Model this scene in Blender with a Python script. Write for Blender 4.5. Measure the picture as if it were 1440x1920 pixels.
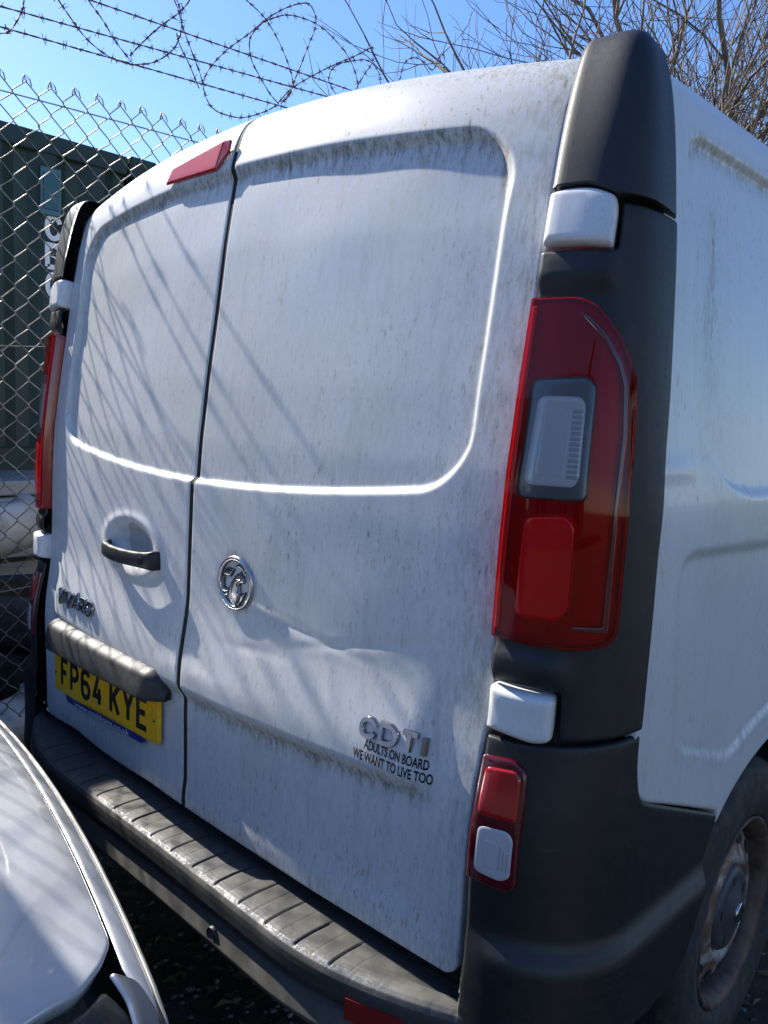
import bpy, math, random
import numpy as np
from mathutils import Matrix, Vector
from mathutils.geometry import delaunay_2d_cdt

for o in list(bpy.data.objects):
    bpy.data.objects.remove(o)
scene = bpy.context.scene
COL = scene.collection

# ------------------------------------------------------------------ camera
cd = bpy.data.cameras.new('camera'); cam = bpy.data.objects.new('camera', cd); COL.objects.link(cam)
_R = Vector((0.72522, 0.68679, 0.04873)); _U = Vector((-0.12244, 0.05899, 0.99072)); _F = Vector((-0.67755, 0.72446, -0.12687))
cam.matrix_world = Matrix(((_R.x, _U.x, -_F.x, 1.3477), (_R.y, _U.y, -_F.y, -0.8853), (_R.z, _U.z, -_F.z, 1.3749), (0, 0, 0, 1)))
cd.sensor_fit = 'VERTICAL'; cd.sensor_height = 36.0; cd.lens = 27.408
cd.clip_start = 0.02; cd.clip_end = 2000
scene.camera = cam

# ------------------------------------------------------------------ sky and sun
SUN_EL = math.radians(39.0); SUN_Y = -0.072      # the sun stands over the fence, square to the van's side
world = bpy.data.worlds.new('World'); scene.world = world; world.use_nodes = True
wn = world.node_tree.nodes; wl = world.node_tree.links
bgn = wn.get('Background') or wn.new('ShaderNodeBackground')
sky = wn.new('ShaderNodeTexSky'); sky.sky_type = 'NISHITA'; sky.sun_disc = False
sky.sun_elevation = SUN_EL; sky.sun_rotation = math.radians(-90) + SUN_Y
sky.air_density = 1.0; sky.dust_density = 0.3; sky.ozone_density = 4.0
hs = wn.new('ShaderNodeHueSaturation'); hs.inputs['Saturation'].default_value = 1.15; hs.inputs['Hue'].default_value = .508
wl.new(sky.outputs[0], hs.inputs['Color']); wl.new(hs.outputs[0], bgn.inputs[0]); bgn.inputs[1].default_value = 0.116
sd = bpy.data.lights.new('sun', 'SUN'); sun = bpy.data.objects.new('sun', sd); COL.objects.link(sun)
sd.energy = 5.0; sd.angle = math.radians(0.53); sd.color = (1.0, 0.95, 0.87)
_s = Vector((-math.cos(SUN_EL) * math.cos(SUN_Y), math.cos(SUN_EL) * math.sin(SUN_Y), math.sin(SUN_EL)))
sun.rotation_euler = _s.to_track_quat('Z', 'Y').to_euler()
sun.location = _s * 30

scene.view_settings.view_transform = 'Standard'
scene.view_settings.look = 'None'
scene.view_settings.exposure = 1.02
scene.view_settings.gamma = 1.0
scene.view_settings.use_curve_mapping = False
scene.render.engine = 'CYCLES'
scene.cycles.max_bounces = 8
scene.cycles.transparent_max_bounces = 16
scene.cycles.caustics_reflective = False
scene.cycles.caustics_refractive = False
scene.cycles.use_denoising = True

rng = random.Random(7)
nrng = np.random.default_rng(5)

# ------------------------------------------------------------------ helpers
def tag(o, label, cat, group=None):
    o['label'] = label; o['category'] = cat
    if group: o['group'] = group
    return o

def empty(name, loc=(0, 0, 0), rz=0.0):
    o = bpy.data.objects.new(name, None); COL.objects.link(o)
    o.location = loc; o.rotation_euler = (0, 0, rz); o.empty_display_size = 0.1
    return o

def mesh_data(name, V, F, mat=None, smooth=True, attr=None):
    me = bpy.data.meshes.new(name)
    V = np.asarray(V, float)
    me.from_pydata(V.tolist(), [], [list(map(int, f)) for f in F])
    if attr is not None:
        a = me.attributes.new('dirt', 'FLOAT', 'POINT'); a.data.foreach_set('value', np.asarray(attr, np.float32))
    if smooth: me.polygons.foreach_set('use_smooth', [True] * len(me.polygons))
    if mat: me.materials.append(mat)
    me.update()
    return me

def obj(name, V, F, mat, parent=None, smooth=True, attr=None):
    o = bpy.data.objects.new(name, mesh_data(name, V, F, mat, smooth, attr)); COL.objects.link(o)
    if parent is not None: o.parent = parent
    return o

def copy_tree(o, parent=None):
    c = o.copy(); COL.objects.link(c); c.parent = parent
    for ch in list(o.children): copy_tree(ch, c)
    return c

def grid_faces(nr, nc, flip=False, closed=False):
    i = np.arange(nr - 1)[:, None]; j = np.arange(nc if closed else nc - 1)[None, :]
    j2 = (j + 1) % nc
    a = i * nc + j; b = i * nc + j2; c = (i + 1) * nc + j2; d = (i + 1) * nc + j
    q = np.stack([a, b, c, d] if not flip else [a, d, c, b], -1).reshape(-1, 4)
    return q.tolist()

class MB:
    """collects shapes into one mesh"""
    def __init__(s): s.V = []; s.F = []
    def add(s, V, F):
        n = len(s.V); s.V += [tuple(map(float, v)) for v in V]; s.F += [[i + n for i in f] for f in F]; return s
    def box(s, c, d, rz=0.0, bev=0.0):
        x, y, z = d[0] / 2, d[1] / 2, d[2] / 2
        b = min(bev, x * .9, y * .9, z * .9)
        P = []
        if b <= 0:
            P = [(sx * x, sy * y, sz * z) for sx in (-1, 1) for sy in (-1, 1) for sz in (-1, 1)]
            F = [(0, 1, 3, 2), (4, 6, 7, 5), (0, 4, 5, 1), (2, 3, 7, 6), (0, 2, 6, 4), (1, 5, 7, 3)]
        else:
            idx = {}
            for sx in (-1, 1):
                for sy in (-1, 1):
                    for sz in (-1, 1):
                        idx[(sx, sy, sz, 0)] = len(P); P.append((sx * x, sy * (y - b), sz * (z - b)))
                        idx[(sx, sy, sz, 1)] = len(P); P.append((sx * (x - b), sy * y, sz * (z - b)))
                        idx[(sx, sy, sz, 2)] = len(P); P.append((sx * (x - b), sy * (y - b), sz * z))
            F = []
            for s1 in (-1, 1):
                F.append([idx[(s1, a, c2, 0)] for a, c2 in ((-1, -1), (1, -1), (1, 1), (-1, 1))][::s1])
                F.append([idx[(a, s1, c2, 1)] for a, c2 in ((-1, -1), (1, -1), (1, 1), (-1, 1))][::-s1])
                F.append([idx[(a, c2, s1, 2)] for a, c2 in ((-1, -1), (1, -1), (1, 1), (-1, 1))][::s1])
            for sx in (-1, 1):
                for sy in (-1, 1):
                    F.append([idx[(sx, sy, -1, 0)], idx[(sx, sy, -1, 1)], idx[(sx, sy, 1, 1)], idx[(sx, sy, 1, 0)]][::sx * sy])
                    F.append([idx[(sx, -1, sy, 0)], idx[(sx, -1, sy, 2)], idx[(sx, 1, sy, 2)], idx[(sx, 1, sy, 0)]][::-sx * sy])
                    F.append([idx[(-1, sx, sy, 1)], idx[(-1, sx, sy, 2)], idx[(1, sx, sy, 2)], idx[(1, sx, sy, 1)]][::sx * sy])
            for sx in (-1, 1):
                for sy in (-1, 1):
                    for sz in (-1, 1):
                        F.append([idx[(sx, sy, sz, k)] for k in (0, 1, 2)][::sx * sy * sz])
        ca, sa = math.cos(rz), math.sin(rz)
        P = [(c[0] + p[0] * ca - p[1] * sa, c[1] + p[0] * sa + p[1] * ca, c[2] + p[2]) for p in P]
        return s.add(P, F)
    def tube(s, pts, rad, sides=6, cap=True):
        pts = np.asarray(pts, float); n = len(pts)
        rad = np.broadcast_to(np.asarray(rad, float), (n,))
        T = np.gradient(pts, axis=0); T /= np.linalg.norm(T, axis=1)[:, None] + 1e-12
        ref = np.array([0, 0, 1.0]) if abs(T[0][2]) < .9 else np.array([1.0, 0, 0])
        N = np.cross(T[0], ref); N /= np.linalg.norm(N); V = []
        for k in range(n):
            N = N - T[k] * (N @ T[k]); N /= np.linalg.norm(N) + 1e-12; B = np.cross(T[k], N)
            for j in range(sides):
                a = 2 * math.pi * j / sides
                V.append(pts[k] + rad[k] * (math.cos(a) * N + math.sin(a) * B))
        F = grid_faces(n, sides, closed=True)
        if cap: F += [list(range(sides))[::-1], list(range((n - 1) * sides, n * sides))]
        return s.add(V, F)
    def build(s, name, mat, parent=None, smooth=True):
        return obj(name, s.V, s.F, mat, parent, smooth)

def lathe_x(prof, n=48, cx=0, cy=0, cz=0):
    """profile of (radius, x) turned about the x axis"""
    V = []
    for r, x in prof:
        for j in range(n):
            a = 2 * math.pi * j / n
            V.append((cx + x, cy + r * math.cos(a), cz + r * math.sin(a)))
    return V, grid_faces(len(prof), n, closed=True, flip=True)

def catmull(P, k=6):
    P = np.asarray(P, float)
    if len(P) < 3: return P
    Q = np.vstack([2 * P[0] - P[1], P, 2 * P[-1] - P[-2]]); out = []
    for i in range(1, len(Q) - 2):
        for t in np.arange(k) / k:
            a, b, c, d = Q[i - 1], Q[i], Q[i + 1], Q[i + 2]
            out.append(.5 * ((2 * b) + (c - a) * t + (2 * a - 5 * b + 4 * c - d) * t * t + (3 * b - a - 3 * c + d) * t ** 3))
    out.append(P[-1]); return np.array(out)

def round_poly(poly, r, n=5):
    """polygon with every corner rounded; r number or list"""
    P = np.asarray(poly, float); m = len(P); out = []
    rr = r if hasattr(r, '__len__') else [r] * m
    for i in range(m):
        p, a, b = P[i], P[i - 1], P[(i + 1) % m]
        da = a - p; db = b - p; la = np.linalg.norm(da); lb = np.linalg.norm(db)
        q = min(rr[i], la * .45, lb * .45)
        if q < 1e-5: out.append(p); continue
        s, e = p + da / la * q, p + db / lb * q
        for t in np.linspace(0, 1, n + 1):
            out.append(s * (1 - t) ** 2 + 2 * p * t * (1 - t) + e * t * t)
    return np.array(out)

def densify(P, sp):
    out = []
    m = len(P)
    for i in range(m):
        a, b = P[i], P[(i + 1) % m]; k = max(1, int(math.ceil(np.linalg.norm(b - a) / sp)))
        for t in np.arange(k) / k: out.append(a + (b - a) * t)
    return np.array(out)

def poly_dist(Q, P):
    """distance of points Q to closed polyline P and inside mask"""
    A = P; B = np.roll(P, -1, 0); best = np.full(len(Q), 1e9); ins = np.zeros(len(Q), bool)
    for a, b in zip(A, B):
        d = b - a; t = np.clip(((Q - a) @ d) / (d @ d + 1e-15), 0, 1)
        best = np.minimum(best, np.hypot(*(Q - a - t[:, None] * d).T))
        c = ((a[1] > Q[:, 1]) != (b[1] > Q[:, 1]))
        if c.any():
            xi = (b[0] - a[0]) * (Q[:, 1] - a[1]) / (b[1] - a[1] + 1e-15) + a[0]
            ins ^= c & (Q[:, 0] < xi)
    return best, ins

def patch(poly, surf, h=.01, r=.006, sp=.01, depth=.02, extra=None, base=0.0, mirror=False):
    """a cushion-edged panel laid on surface surf(u, v): V, F"""
    P = densify(np.asarray(poly, float), sp)
    area = .5 * np.sum(P[:, 0] * np.roll(P[:, 1], -1) - np.roll(P[:, 0], -1) * P[:, 1])
    if area < 0: P = P[::-1]
    nb = len(P)
    T = np.roll(P, -1, 0) - np.roll(P, 1, 0); N = np.stack([-T[:, 1], T[:, 0]], 1); N /= np.linalg.norm(N, axis=1)[:, None] + 1e-12
    cand = [P + N * r * k for k in (.08, .3, .62, 1.0)]
    lo, hi = P.min(0), P.max(0)
    gx, gy = np.meshgrid(np.arange(lo[0] + sp / 2, hi[0], sp), np.arange(lo[1] + sp / 2, hi[1], sp))
    G = np.stack([gx.ravel(), gy.ravel()], 1)
    keep = [P]
    for k, c in zip((.08, .3, .62, 1.0), cand):
        d, i = poly_dist(c, P); keep.append(c[i & (d > r * k * .93)])
    if len(G):
        d, i = poly_dist(G, P); keep.append(G[i & (d > r * 1.0 + sp * .35)])
    Q = np.vstack(keep)
    vs, es, fs, *_ = delaunay_2d_cdt([Vector(p) for p in Q], [], [list(range(nb))], 1, 1e-7)
    Q = np.array([(v.x, v.y) for v in vs]); F = [list(f) for f in fs]
    d, _ = poly_dist(Q, P)
    t = np.clip(d / max(r, 1e-6), 0, 1); off = base + h * np.sqrt(np.clip(1 - (1 - t) ** 2, 0, 1))
    if extra is not None: off = off + extra(Q[:, 0], Q[:, 1])
    e = 1e-4
    p0 = surf(Q[:, 0], Q[:, 1]); n = np.cross(surf(Q[:, 0] + e, Q[:, 1]) - p0, surf(Q[:, 0], Q[:, 1] + e) - p0)
    n /= np.linalg.norm(n, axis=1)[:, None]
    V = p0 + n * off[:, None]
    # skirt along the outline
    key = {(round(q[0], 6), round(q[1], 6)): k for k, q in enumerate(Q)}
    loop = [key.get((round(p[0], 6), round(p[1], 6))) for p in P]
    V = V.tolist()
    if None not in loop:
        b0 = len(V)
        for k in loop: V.append((p0[k] + n[k] * (off[k] - depth)).tolist())
        for i in range(nb):
            j = (i + 1) % nb; F.append([loop[j], loop[i], b0 + i, b0 + j])
    V = np.array(V)
    # orient
    if len(F):
        f = F[0]; nn = np.cross(V[f[1]] - V[f[0]], V[f[2]] - V[f[0]])
        if nn @ n[f[0]] < 0: F[:len(fs)] = [q[::-1] for q in F[:len(fs)]]
    if mirror: V = V * [-1, 1, 1]; F = [q[::-1] for q in F]
    return V, F

# ------------------------------------------------------------------ materials
def mat(name, base=(.5, .5, .5), rough=.5, metal=0.0, spec=.5, coat=0.0, coat_rough=.1):
    m = bpy.data.materials.new(name); m.use_nodes = True
    b = m.node_tree.nodes['Principled BSDF']
    b.inputs['Base Color'].default_value = (*base, 1); b.inputs['Roughness'].default_value = rough
    b.inputs['Metallic'].default_value = metal; b.inputs['Specular IOR Level'].default_value = spec
    b.inputs['Coat Weight'].default_value = coat; b.inputs['Coat Roughness'].default_value = coat_rough
    return m

class NT:
    def __init__(s, m): s.m = m; s.n = m.node_tree.nodes; s.l = m.node_tree.links; s.b = s.n['Principled BSDF']
    def new(s, t, **kw):
        x = s.n.new(t)
        for k, v in kw.items(): setattr(x, k, v)
        return x
    def coords(s, scale=(1, 1, 1)):
        g = s.new('ShaderNodeNewGeometry'); mp = s.new('ShaderNodeMapping'); mp.inputs['Scale'].default_value = scale
        s.l.new(g.outputs['Position'], mp.inputs['Vector']); return mp.outputs[0]
    def ocoords(s, scale=(1, 1, 1)):
        g = s.new('ShaderNodeTexCoord'); mp = s.new('ShaderNodeMapping'); mp.inputs['Scale'].default_value = scale
        s.l.new(g.outputs['Object'], mp.inputs['Vector']); return mp.outputs[0]
    def noise(s, vec, scale, detail=4, rough=.55, dist=0.0):
        x = s.new('ShaderNodeTexNoise'); x.inputs['Scale'].default_value = scale; x.inputs['Detail'].default_value = detail
        x.inputs['Roughness'].default_value = rough; x.inputs['Distortion'].default_value = dist
        s.l.new(vec, x.inputs['Vector']); return x.outputs['Fac']
    def ramp(s, fac, a, b, lo=0.0, hi=1.0):
        x = s.new('ShaderNodeMapRange'); x.interpolation_type = 'SMOOTHSTEP'
        x.inputs['From Min'].default_value = a; x.inputs['From Max'].default_value = b
        x.inputs['To Min'].default_value = lo; x.inputs['To Max'].default_value = hi
        s.l.new(fac, x.inputs['Value']); return x.outputs['Result']
    def math(s, op, a, b=None, clamp=False):
        x = s.new('ShaderNodeMath', operation=op, use_clamp=clamp)
        for i, v in enumerate((a, b)):
            if v is None: continue
            if isinstance(v, (int, float)): x.inputs[i].default_value = v
            else: s.l.new(v, x.inputs[i])
        return x.outputs[0]
    def mix(s, fac, a, b):
        x = s.new('ShaderNodeMix', data_type='RGBA')
        if isinstance(fac, (int, float)): x.inputs[0].default_value = fac
        else: s.l.new(fac, x.inputs[0])
        for i, v in ((6, a), (7, b)):
            if isinstance(v, tuple): x.inputs[i].default_value = (*v, 1)
            else: s.l.new(v, x.inputs[i])
        return x.outputs[2]
    def attr(s, name='dirt'):
        x = s.new('ShaderNodeAttribute', attribute_name=name); return x.outputs['Fac']
    def bump(s, h, strength=.2, dist=.001):
        x = s.new('ShaderNodeBump'); x.inputs['Strength'].default_value = strength; x.inputs['Distance'].default_value = dist
        s.l.new(h, x.inputs['Height']); s.l.new(x.outputs[0], s.b.inputs['Normal'])
    def base(s, c): s.l.new(c, s.b.inputs['Base Color'])
    def rough(s, c): s.l.new(c, s.b.inputs['Roughness'])

def make_paint(name, white=(.62, .63, .645), k=1.0, coat=.20, coat_rough=.22):
    m = mat(name, white, .38, 0, .5, coat, coat_rough); t = NT(m)
    p = t.coords((1, 1, .22)); q = t.coords((1, 1, 1)); v = t.coords((1, 1, .06))
    big = t.ramp(t.noise(q, 4.5, 5, .6), .36, .64)
    speck = t.ramp(t.noise(p, 210, 3, .65), .575, .68)
    grain = t.ramp(t.noise(q, 380, 2, .6), .50, .68)
    streak = t.ramp(t.noise(v, 42, 4, .6), .50, .70)
    algae = t.ramp(t.noise(t.coords((1, 1, .24)), 120, 6, .75), .42, .62)
    a = t.attr()
    f1 = t.math('MULTIPLY', speck, t.math('ADD', t.math('MULTIPLY', big, .36 * k), .10 * k))
    f2 = t.math('MULTIPLY', grain, t.math('ADD', t.math('MULTIPLY', big, .13 * k), .04 * k))
    f3 = t.math('MULTIPLY', streak, t.math('ADD', t.math('MULTIPLY', a, .26), .06 * k))
    f4 = t.math('MULTIPLY', a, t.math('ADD', t.math('MULTIPLY', algae, .50), .09))
    f = t.math('ADD', t.math('ADD', f1, f2), t.math('ADD', f3, f4), True)
    hue = t.mix(t.ramp(t.noise(q, 9, 3), .4, .6), (.085, .090, .055), (.135, .110, .055))
    film = t.mix(t.ramp(t.noise(q, 2.6, 4), .40, .66, 0, .55), white, (white[0] * .90, white[1] * .90, white[2] * .82))
    t.base(t.mix(f, film, hue)); t.rough(t.ramp(f, 0, 1, .36, .9))
    t.l.new(t.ramp(f, 0, .4, coat, 0), t.b.inputs['Coat Weight'])
    t.bump(t.noise(q, 160, 2), .03, .001)
    return m
PAINT = make_paint('weathered_white_paint')
SIDEPAINT = make_paint('side_panel_paint', (.62, .63, .64), .8, .30, .12)
CLEANPAINT = make_paint('white_hinge_paint', (.70, .71, .725), .85)

def make_plastic(name, c, c2, rough=.5, scale=8, bump=.25):
    m = mat(name, c, rough, 0, .45); t = NT(m); q = t.coords()
    t.base(t.mix(t.ramp(t.noise(q, scale * 3, 6, .65), .40, .68), c, c2))
    t.rough(t.ramp(t.noise(q, 160, 3), .3, .7, rough - .03, rough + .04))
    t.bump(t.noise(q, 700, 2), bump, .0006)
    return m
PLASTIC = make_plastic('black_textured_plastic', (.011, .012, .015), (.015, .016, .019), .50)
PLASTIC2 = make_plastic('scuffed_black_plastic', (.011, .012, .0145), (.016, .017, .019), .46, 14)
t = NT(PLASTIC2); _p = t.coords((14, 14, 260)); _sc = t.ramp(t.noise(_p, 1.0, 4, .7, .6), .60, .72); _mk = t.ramp(t.noise(t.coords(), 5, 3), .50, .66)
_f = t.math('MULTIPLY', t.math('MULTIPLY', _sc, _mk), .55); _old = t.b.inputs['Base Color'].links[0].from_socket
t.base(t.mix(_f, _old, (.10, .10, .105)))
GARN = make_plastic('grey_black_plastic', (.025, .0245, .0245), (.043, .041, .039), .55, 18)
BUMP = mat('worn_bumper_plastic', (.05, .05, .05), .6); t = NT(BUMP); q = t.coords()
_a = t.attr(); _n = t.ramp(t.noise(q, 9, 6, .7), .35, .70); _n2 = t.ramp(t.noise(q, 60, 4, .7), .5, .72)
_f = t.math('MULTIPLY', _a, t.math('ADD', t.math('MULTIPLY', _n, .45), .50))
_c = t.mix(_f, (.030, .030, .032), (.155, .145, .122)); _c = t.mix(t.math('MULTIPLY', _n2, .35), _c, (.07, .075, .045)); t.base(_c)
_w = t.math('MULTIPLY', t.ramp(_a, .86, .99), t.ramp(t.noise(q, 140, 5, .7), .42, .62)); t.base(t.mix(_w, _c, (.24, .24, .25)))  # worn front edge, its sun highlight painted in as lighter colour
t.rough(t.math('SUBTRACT', t.ramp(t.noise(q, 25, 4), .3, .7, .46, .72), t.math('MULTIPLY', _w, .28))); t.bump(t.noise(q, 420, 3), .35, .001)
GAP = mat('gap_black', (.006, .006, .007), .8)
DARK = mat('underbody_black', (.012, .012, .012), .9)
CHROME = mat('chrome', (.50, .49, .48), .16, 1.0)
NT(CHROME).rough(NT(CHROME).ramp(NT(CHROME).noise(NT(CHROME).coords(), 60, 3), .4, .7, .16, .30))
DARKCHROME = mat('chrome_dark', (.16, .165, .18), .28, 1.0)
LETTER = mat('chrome_letter', (.34, .34, .35), .18, 1.0)
DULLCHROME = mat('chrome_dull', (.45, .44, .43), .35, 1.0)
BLACKGLOSS = mat('black_print', (.008, .008, .009), .45)
YELLOW = mat('plate_yellow', (.88, .47, .010), .35); t = NT(YELLOW)
t.base(t.mix(t.ramp(t.noise(t.coords(), 40, 5), .5, .8), (.88, .47, .010), (.66, .36, .02)))
BLUE = mat('plate_holder_blue', (.015, .03, .22), .4)
WHITEPRINT = mat('white_print', (.8, .8, .8), .5)

def make_lens(name, tint, body=0.0, rough=.04):
    """moulded lamp plastic: tinted see-through with a milky share and a glossy skin"""
    m = bpy.data.materials.new(name); m.use_nodes = True; n = m.node_tree.nodes; l = m.node_tree.links
    n.remove(n['Principled BSDF']); o = n['Material Output']
    tr = n.new('ShaderNodeBsdfTransparent'); tr.inputs[0].default_value = (*tint, 1)
    df = n.new('ShaderNodeBsdfDiffuse'); df.inputs[0].default_value = (*tint, 1); tl = n.new('ShaderNodeBsdfTranslucent'); tl.inputs[0].default_value = (*tint, 1)
    m0 = n.new('ShaderNodeMixShader'); m0.inputs[0].default_value = .5; l.new(df.outputs[0], m0.inputs[1]); l.new(tl.outputs[0], m0.inputs[2])
    m1 = n.new('ShaderNodeMixShader'); m1.inputs[0].default_value = body; l.new(tr.outputs[0], m1.inputs[1]); l.new(m0.outputs[0], m1.inputs[2])
    gl = n.new('ShaderNodeBsdfGlossy'); gl.inputs['Roughness'].default_value = rough
    fr = n.new('ShaderNodeFresnel'); fr.inputs[0].default_value = 1.38
    mx = n.new('ShaderNodeMixShader'); l.new(fr.outputs[0], mx.inputs[0]); l.new(m1.outputs[0], mx.inputs[1]); l.new(gl.outputs[0], mx.inputs[2])
    l.new(mx.outputs[0], o.inputs['Surface']); return m
REDLENS = make_lens('red_lens', (.92, .014, .020), .15, .04)
CLEARLENS = make_lens('clear_lens', (.95, .95, .97), .04, .05)
REDHOUSE = mat('red_reflector', (.30, .10, .11), .35, .3)
REDBOWL = mat('bright_red_reflector', (.90, .35, .30), .4, .0); t = NT(REDBOWL)
GREYBOWL = mat('silver_reflector', (.11, .115, .13), .30, .5)
FROST = mat('frosted_lens', (.78, .78, .79), .25, .0)
t = NT(FROST); w = t.new('ShaderNodeTexWave'); w.inputs['Scale'].default_value = 95; w.bands_direction = 'Z'
t.l.new(t.coords(), w.inputs['Vector']); t.bump(w.outputs['Fac'], .25, .001)
FROSTLOW = mat('low_clear_lamp_plastic', (.45, .45, .48), .12, .0, .5, .5, .03)
FROST2 = mat('clear_lamp_plastic', (.74, .72, .74), .10, .0, .5, .5, .03)
RIBGREY = mat('prism_grey', (.46, .46, .50), .2, .3)
REDBRIGHT = make_lens('bright_red_lens', (1.0, .02, .022), .75, .05)
REDFRAME = mat('dark_red_plastic', (.26, .005, .010), .18, 0, .5, .6, .05)
FOGFRAME = mat('fog_lamp_dark_red', (.085, .004, .009), .16, 0, .5, .6, .05)
REDSOLID = mat('red_lamp_plastic', (.36, .006, .008), .12, 0, .5, .8, .04)
REFLECTOR = mat('bumper_reflector_red', (.22, .015, .012), .4)
RUBBER = make_plastic('tyre_rubber', (.020, .020, .021), (.05, .047, .042), .75, 11, .4)
RIM = mat('rusty_steel_rim', (.4, .4, .38), .5, .2); t = NT(RIM); q = t.coords()
t.base(t.mix(t.ramp(t.noise(q, 13, 6, .7), .36, .54), (.42, .40, .36), (.15, .085, .055)))
RIMDARK = mat('rim_barrel_brown', (.10, .065, .05), .6, .3); t = NT(RIMDARK)
t.base(t.mix(t.ramp(t.noise(t.coords(), 20, 6), .4, .65), (.13, .085, .06), (.05, .035, .03)))
HUBCAP = mat('hub_grey_plastic', (.05, .052, .058), .5, .1)

# ------------------------------------------------------------------ van body surfaces
_PK = [(-.020, .40), (-.0215, .54), (-.0250, .75), (-.0230, .85), (-.0180, .962), (-.0165, 1.08), (-.0135, 1.204), (-.0075, 1.30), (.0060, 1.42), (.0220, 1.54), (.0395, 1.68), (.0600, 1.81), (.0725, 1.865), (.0860, 1.905), (.1060, 1.937), (.1400, 1.959), (.2000, 1.974), (.3200, 1.983), (.60, 1.989)]
def _smooth(pts, step=.002, sig=.012):
    p = np.array(pts, float); d = np.r_[0, np.cumsum(np.hypot(*np.diff(p, axis=0).T))]
    t = np.arange(0, d[-1], step); q = np.stack([np.interp(t, d, p[:, i]) for i in (0, 1)], 1)
    n = int(4 * sig / step); k = np.exp(-.5 * (np.arange(-n, n + 1) * step / sig) ** 2); k /= k.sum()
    a = np.concatenate([2 * q[0] - q[n:0:-1], q, 2 * q[-1] - q[-2:-n - 2:-1]])
    return t, np.stack([np.convolve(a[:, i], k, 'valid') for i in (0, 1)], 1)
PT, PQ = _smooth(_PK)
def prof_y(ze): return np.interp(ze, PQ[:, 1], PQ[:, 0])
def sst(a, b, x):
    t = np.clip((x - a) / (b - a), 0, 1); return t * t * (3 - 2 * t)
def plan(x, ze): return (.024 + .016 * sst(.78, .98, ze)) * (x / .73) ** 2
def drop(x, ze): return .058 * (x / .73) ** 2 * np.clip((ze - 1.3) / .6, 0, 1.05)
def ze_of(x, z):
    e = z + 0 * x
    for i in range(4): e = z + drop(x, e)
    return e
def S(x, z):
    e = ze_of(x, z); return prof_y(e) + plan(x, e)
_XT = np.arange(.2, 2.1, .004)
_XV = np.interp(_XT, [.3, .5, .9, 1.1, 1.26, 1.33, 1.40, 1.6, 1.75, 1.83, 1.90], [.895, .897, .907, .908, .905, .893, .886, .868, .850, .838, .826])
_k = np.exp(-.5 * (np.arange(-36, 37) * .004 / .022) ** 2); _k /= _k.sum()
_XV[36:-36] = np.convolve(_XV, _k, 'valid')
def Xside(z): return np.interp(z, _XT, _XV)
LC = .225
def _ya(z): return S(.733, np.minimum(z, 1.86)) - .007 - .010 * sst(.95, .75, z)
def Wsurf(u, z):
    """pillar corner and side wall: u metres from the door edge round the corner"""
    u = np.asarray(u, float); z = np.asarray(z, float) + 0 * u; ya = _ya(z)
    A = np.stack([.736 + 0 * z, ya], -1); B = np.stack([Xside(z), .158 + (ya - .02) * .25], -1)
    P1 = A + np.array([.105, .012]); P2 = B - np.array([.004, .085])
    t = np.clip(u / LC, 0, 1)[..., None]
    p = A * (1 - t) ** 3 + 3 * P1 * t * (1 - t) ** 2 + 3 * P2 * t * t * (1 - t) + B * t ** 3
    e = np.maximum(u - LC, 0); p = p + np.stack([.045 * e - .012 * e * e, e], -1)
    return np.stack([p[..., 0], p[..., 1], z], -1)
def side_x(y, z):
    e = np.maximum(y - (.158 + (_ya(z) - .02) * .25), -.05); return Xside(z) + .045 * np.minimum(e, 1.6) - .012 * np.minimum(e, 1.6) ** 2

def gauss(x, z, cx, cz, sx, sz, ang=0.0):
    c, s = math.cos(ang), math.sin(ang); a = (x - cx) * c + (z - cz) * s; b = -(x - cx) * s + (z - cz) * c
    return np.exp(-.5 * ((a / sx) ** 2 + (b / sz) ** 2))
def recess_sd(x, ze):
    zb = 1.222 + .042 * (x / .6) ** 2; zt = 1.829
    r = .085; a = np.abs(x) - .655 + r; b = np.maximum(zb - ze, ze - zt) + r
    return np.minimum(np.maximum(a, b), 0) + np.hypot(np.maximum(a, 0), np.maximum(b, 0)) - r
def door_y(x, ze):
    y = prof_y(ze) + plan(x, ze)
    sdv = recess_sd(x, ze); top = sst(1.70, 1.80, ze)
    w = .0062 + .008 * top
    y = y + .0130 * sst(w, -w, sdv)
    wx = sst(.672, .60, np.abs(x)); lz = ze - .02 * (x / .6) ** 2
    st = sst(.762, .802, lz)
    y = y - wx * .0145 * sst(1.0, .815, lz) * st + .0045 * wx * (1 - st) * sst(.55, .60, lz)
    # creases, knocks and pressed ripples
    R = x > 0
    y = y + np.where(R, .0012 * gauss(x, ze, .25, .935, .09, .014, .10) - .0010 * gauss(x, ze, .30, .965, .10, .012, .08)
                     + .0012 * gauss(x, ze, .22, .925, .045, .006, .06) - .0010 * gauss(x, ze, .215, .940, .05, .007, .06) - .0016 * gauss(x, ze, .36, .62, .008, .012) + .0022 * gauss(x, ze, .33, .99, .10, .006, -.12) + .0015 * gauss(x, ze, .5, 1.0, .12, .006, .25) + .0014 * gauss(x, ze, .36, .70, .012, .02) + .0012 * gauss(x, ze, .12, .66, .05, .05) - .0010 * gauss(x, ze, .42, .93, .012, .05, .5), 0)
    y = y + np.where(R, 0, .006 * gauss(x, ze, -.30, .57, .07, .05) - .005 * gauss(x, ze, -.17, .60, .05, .06) + .0018 * gauss(x, ze, -.33, .615, .06, .004, -.1) - .003 * gauss(x, ze, -.06, .95, .03, .05))
    # handle dish on the left-hand door
    rr = np.hypot((x + .240) / .112, (ze - 1.052) / .058)
    dish = np.where(R, 0, .020 * sst(1.0, .45, rr) - .004 * np.exp(-.5 * ((rr - 1.12) / .12) ** 2))
    y = y + dish
    y = y + .0004 * np.sin(x * 23 + 1.3 * np.sin(ze * 9)) * np.sin(ze * 17 + x * 5)
    return y
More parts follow.
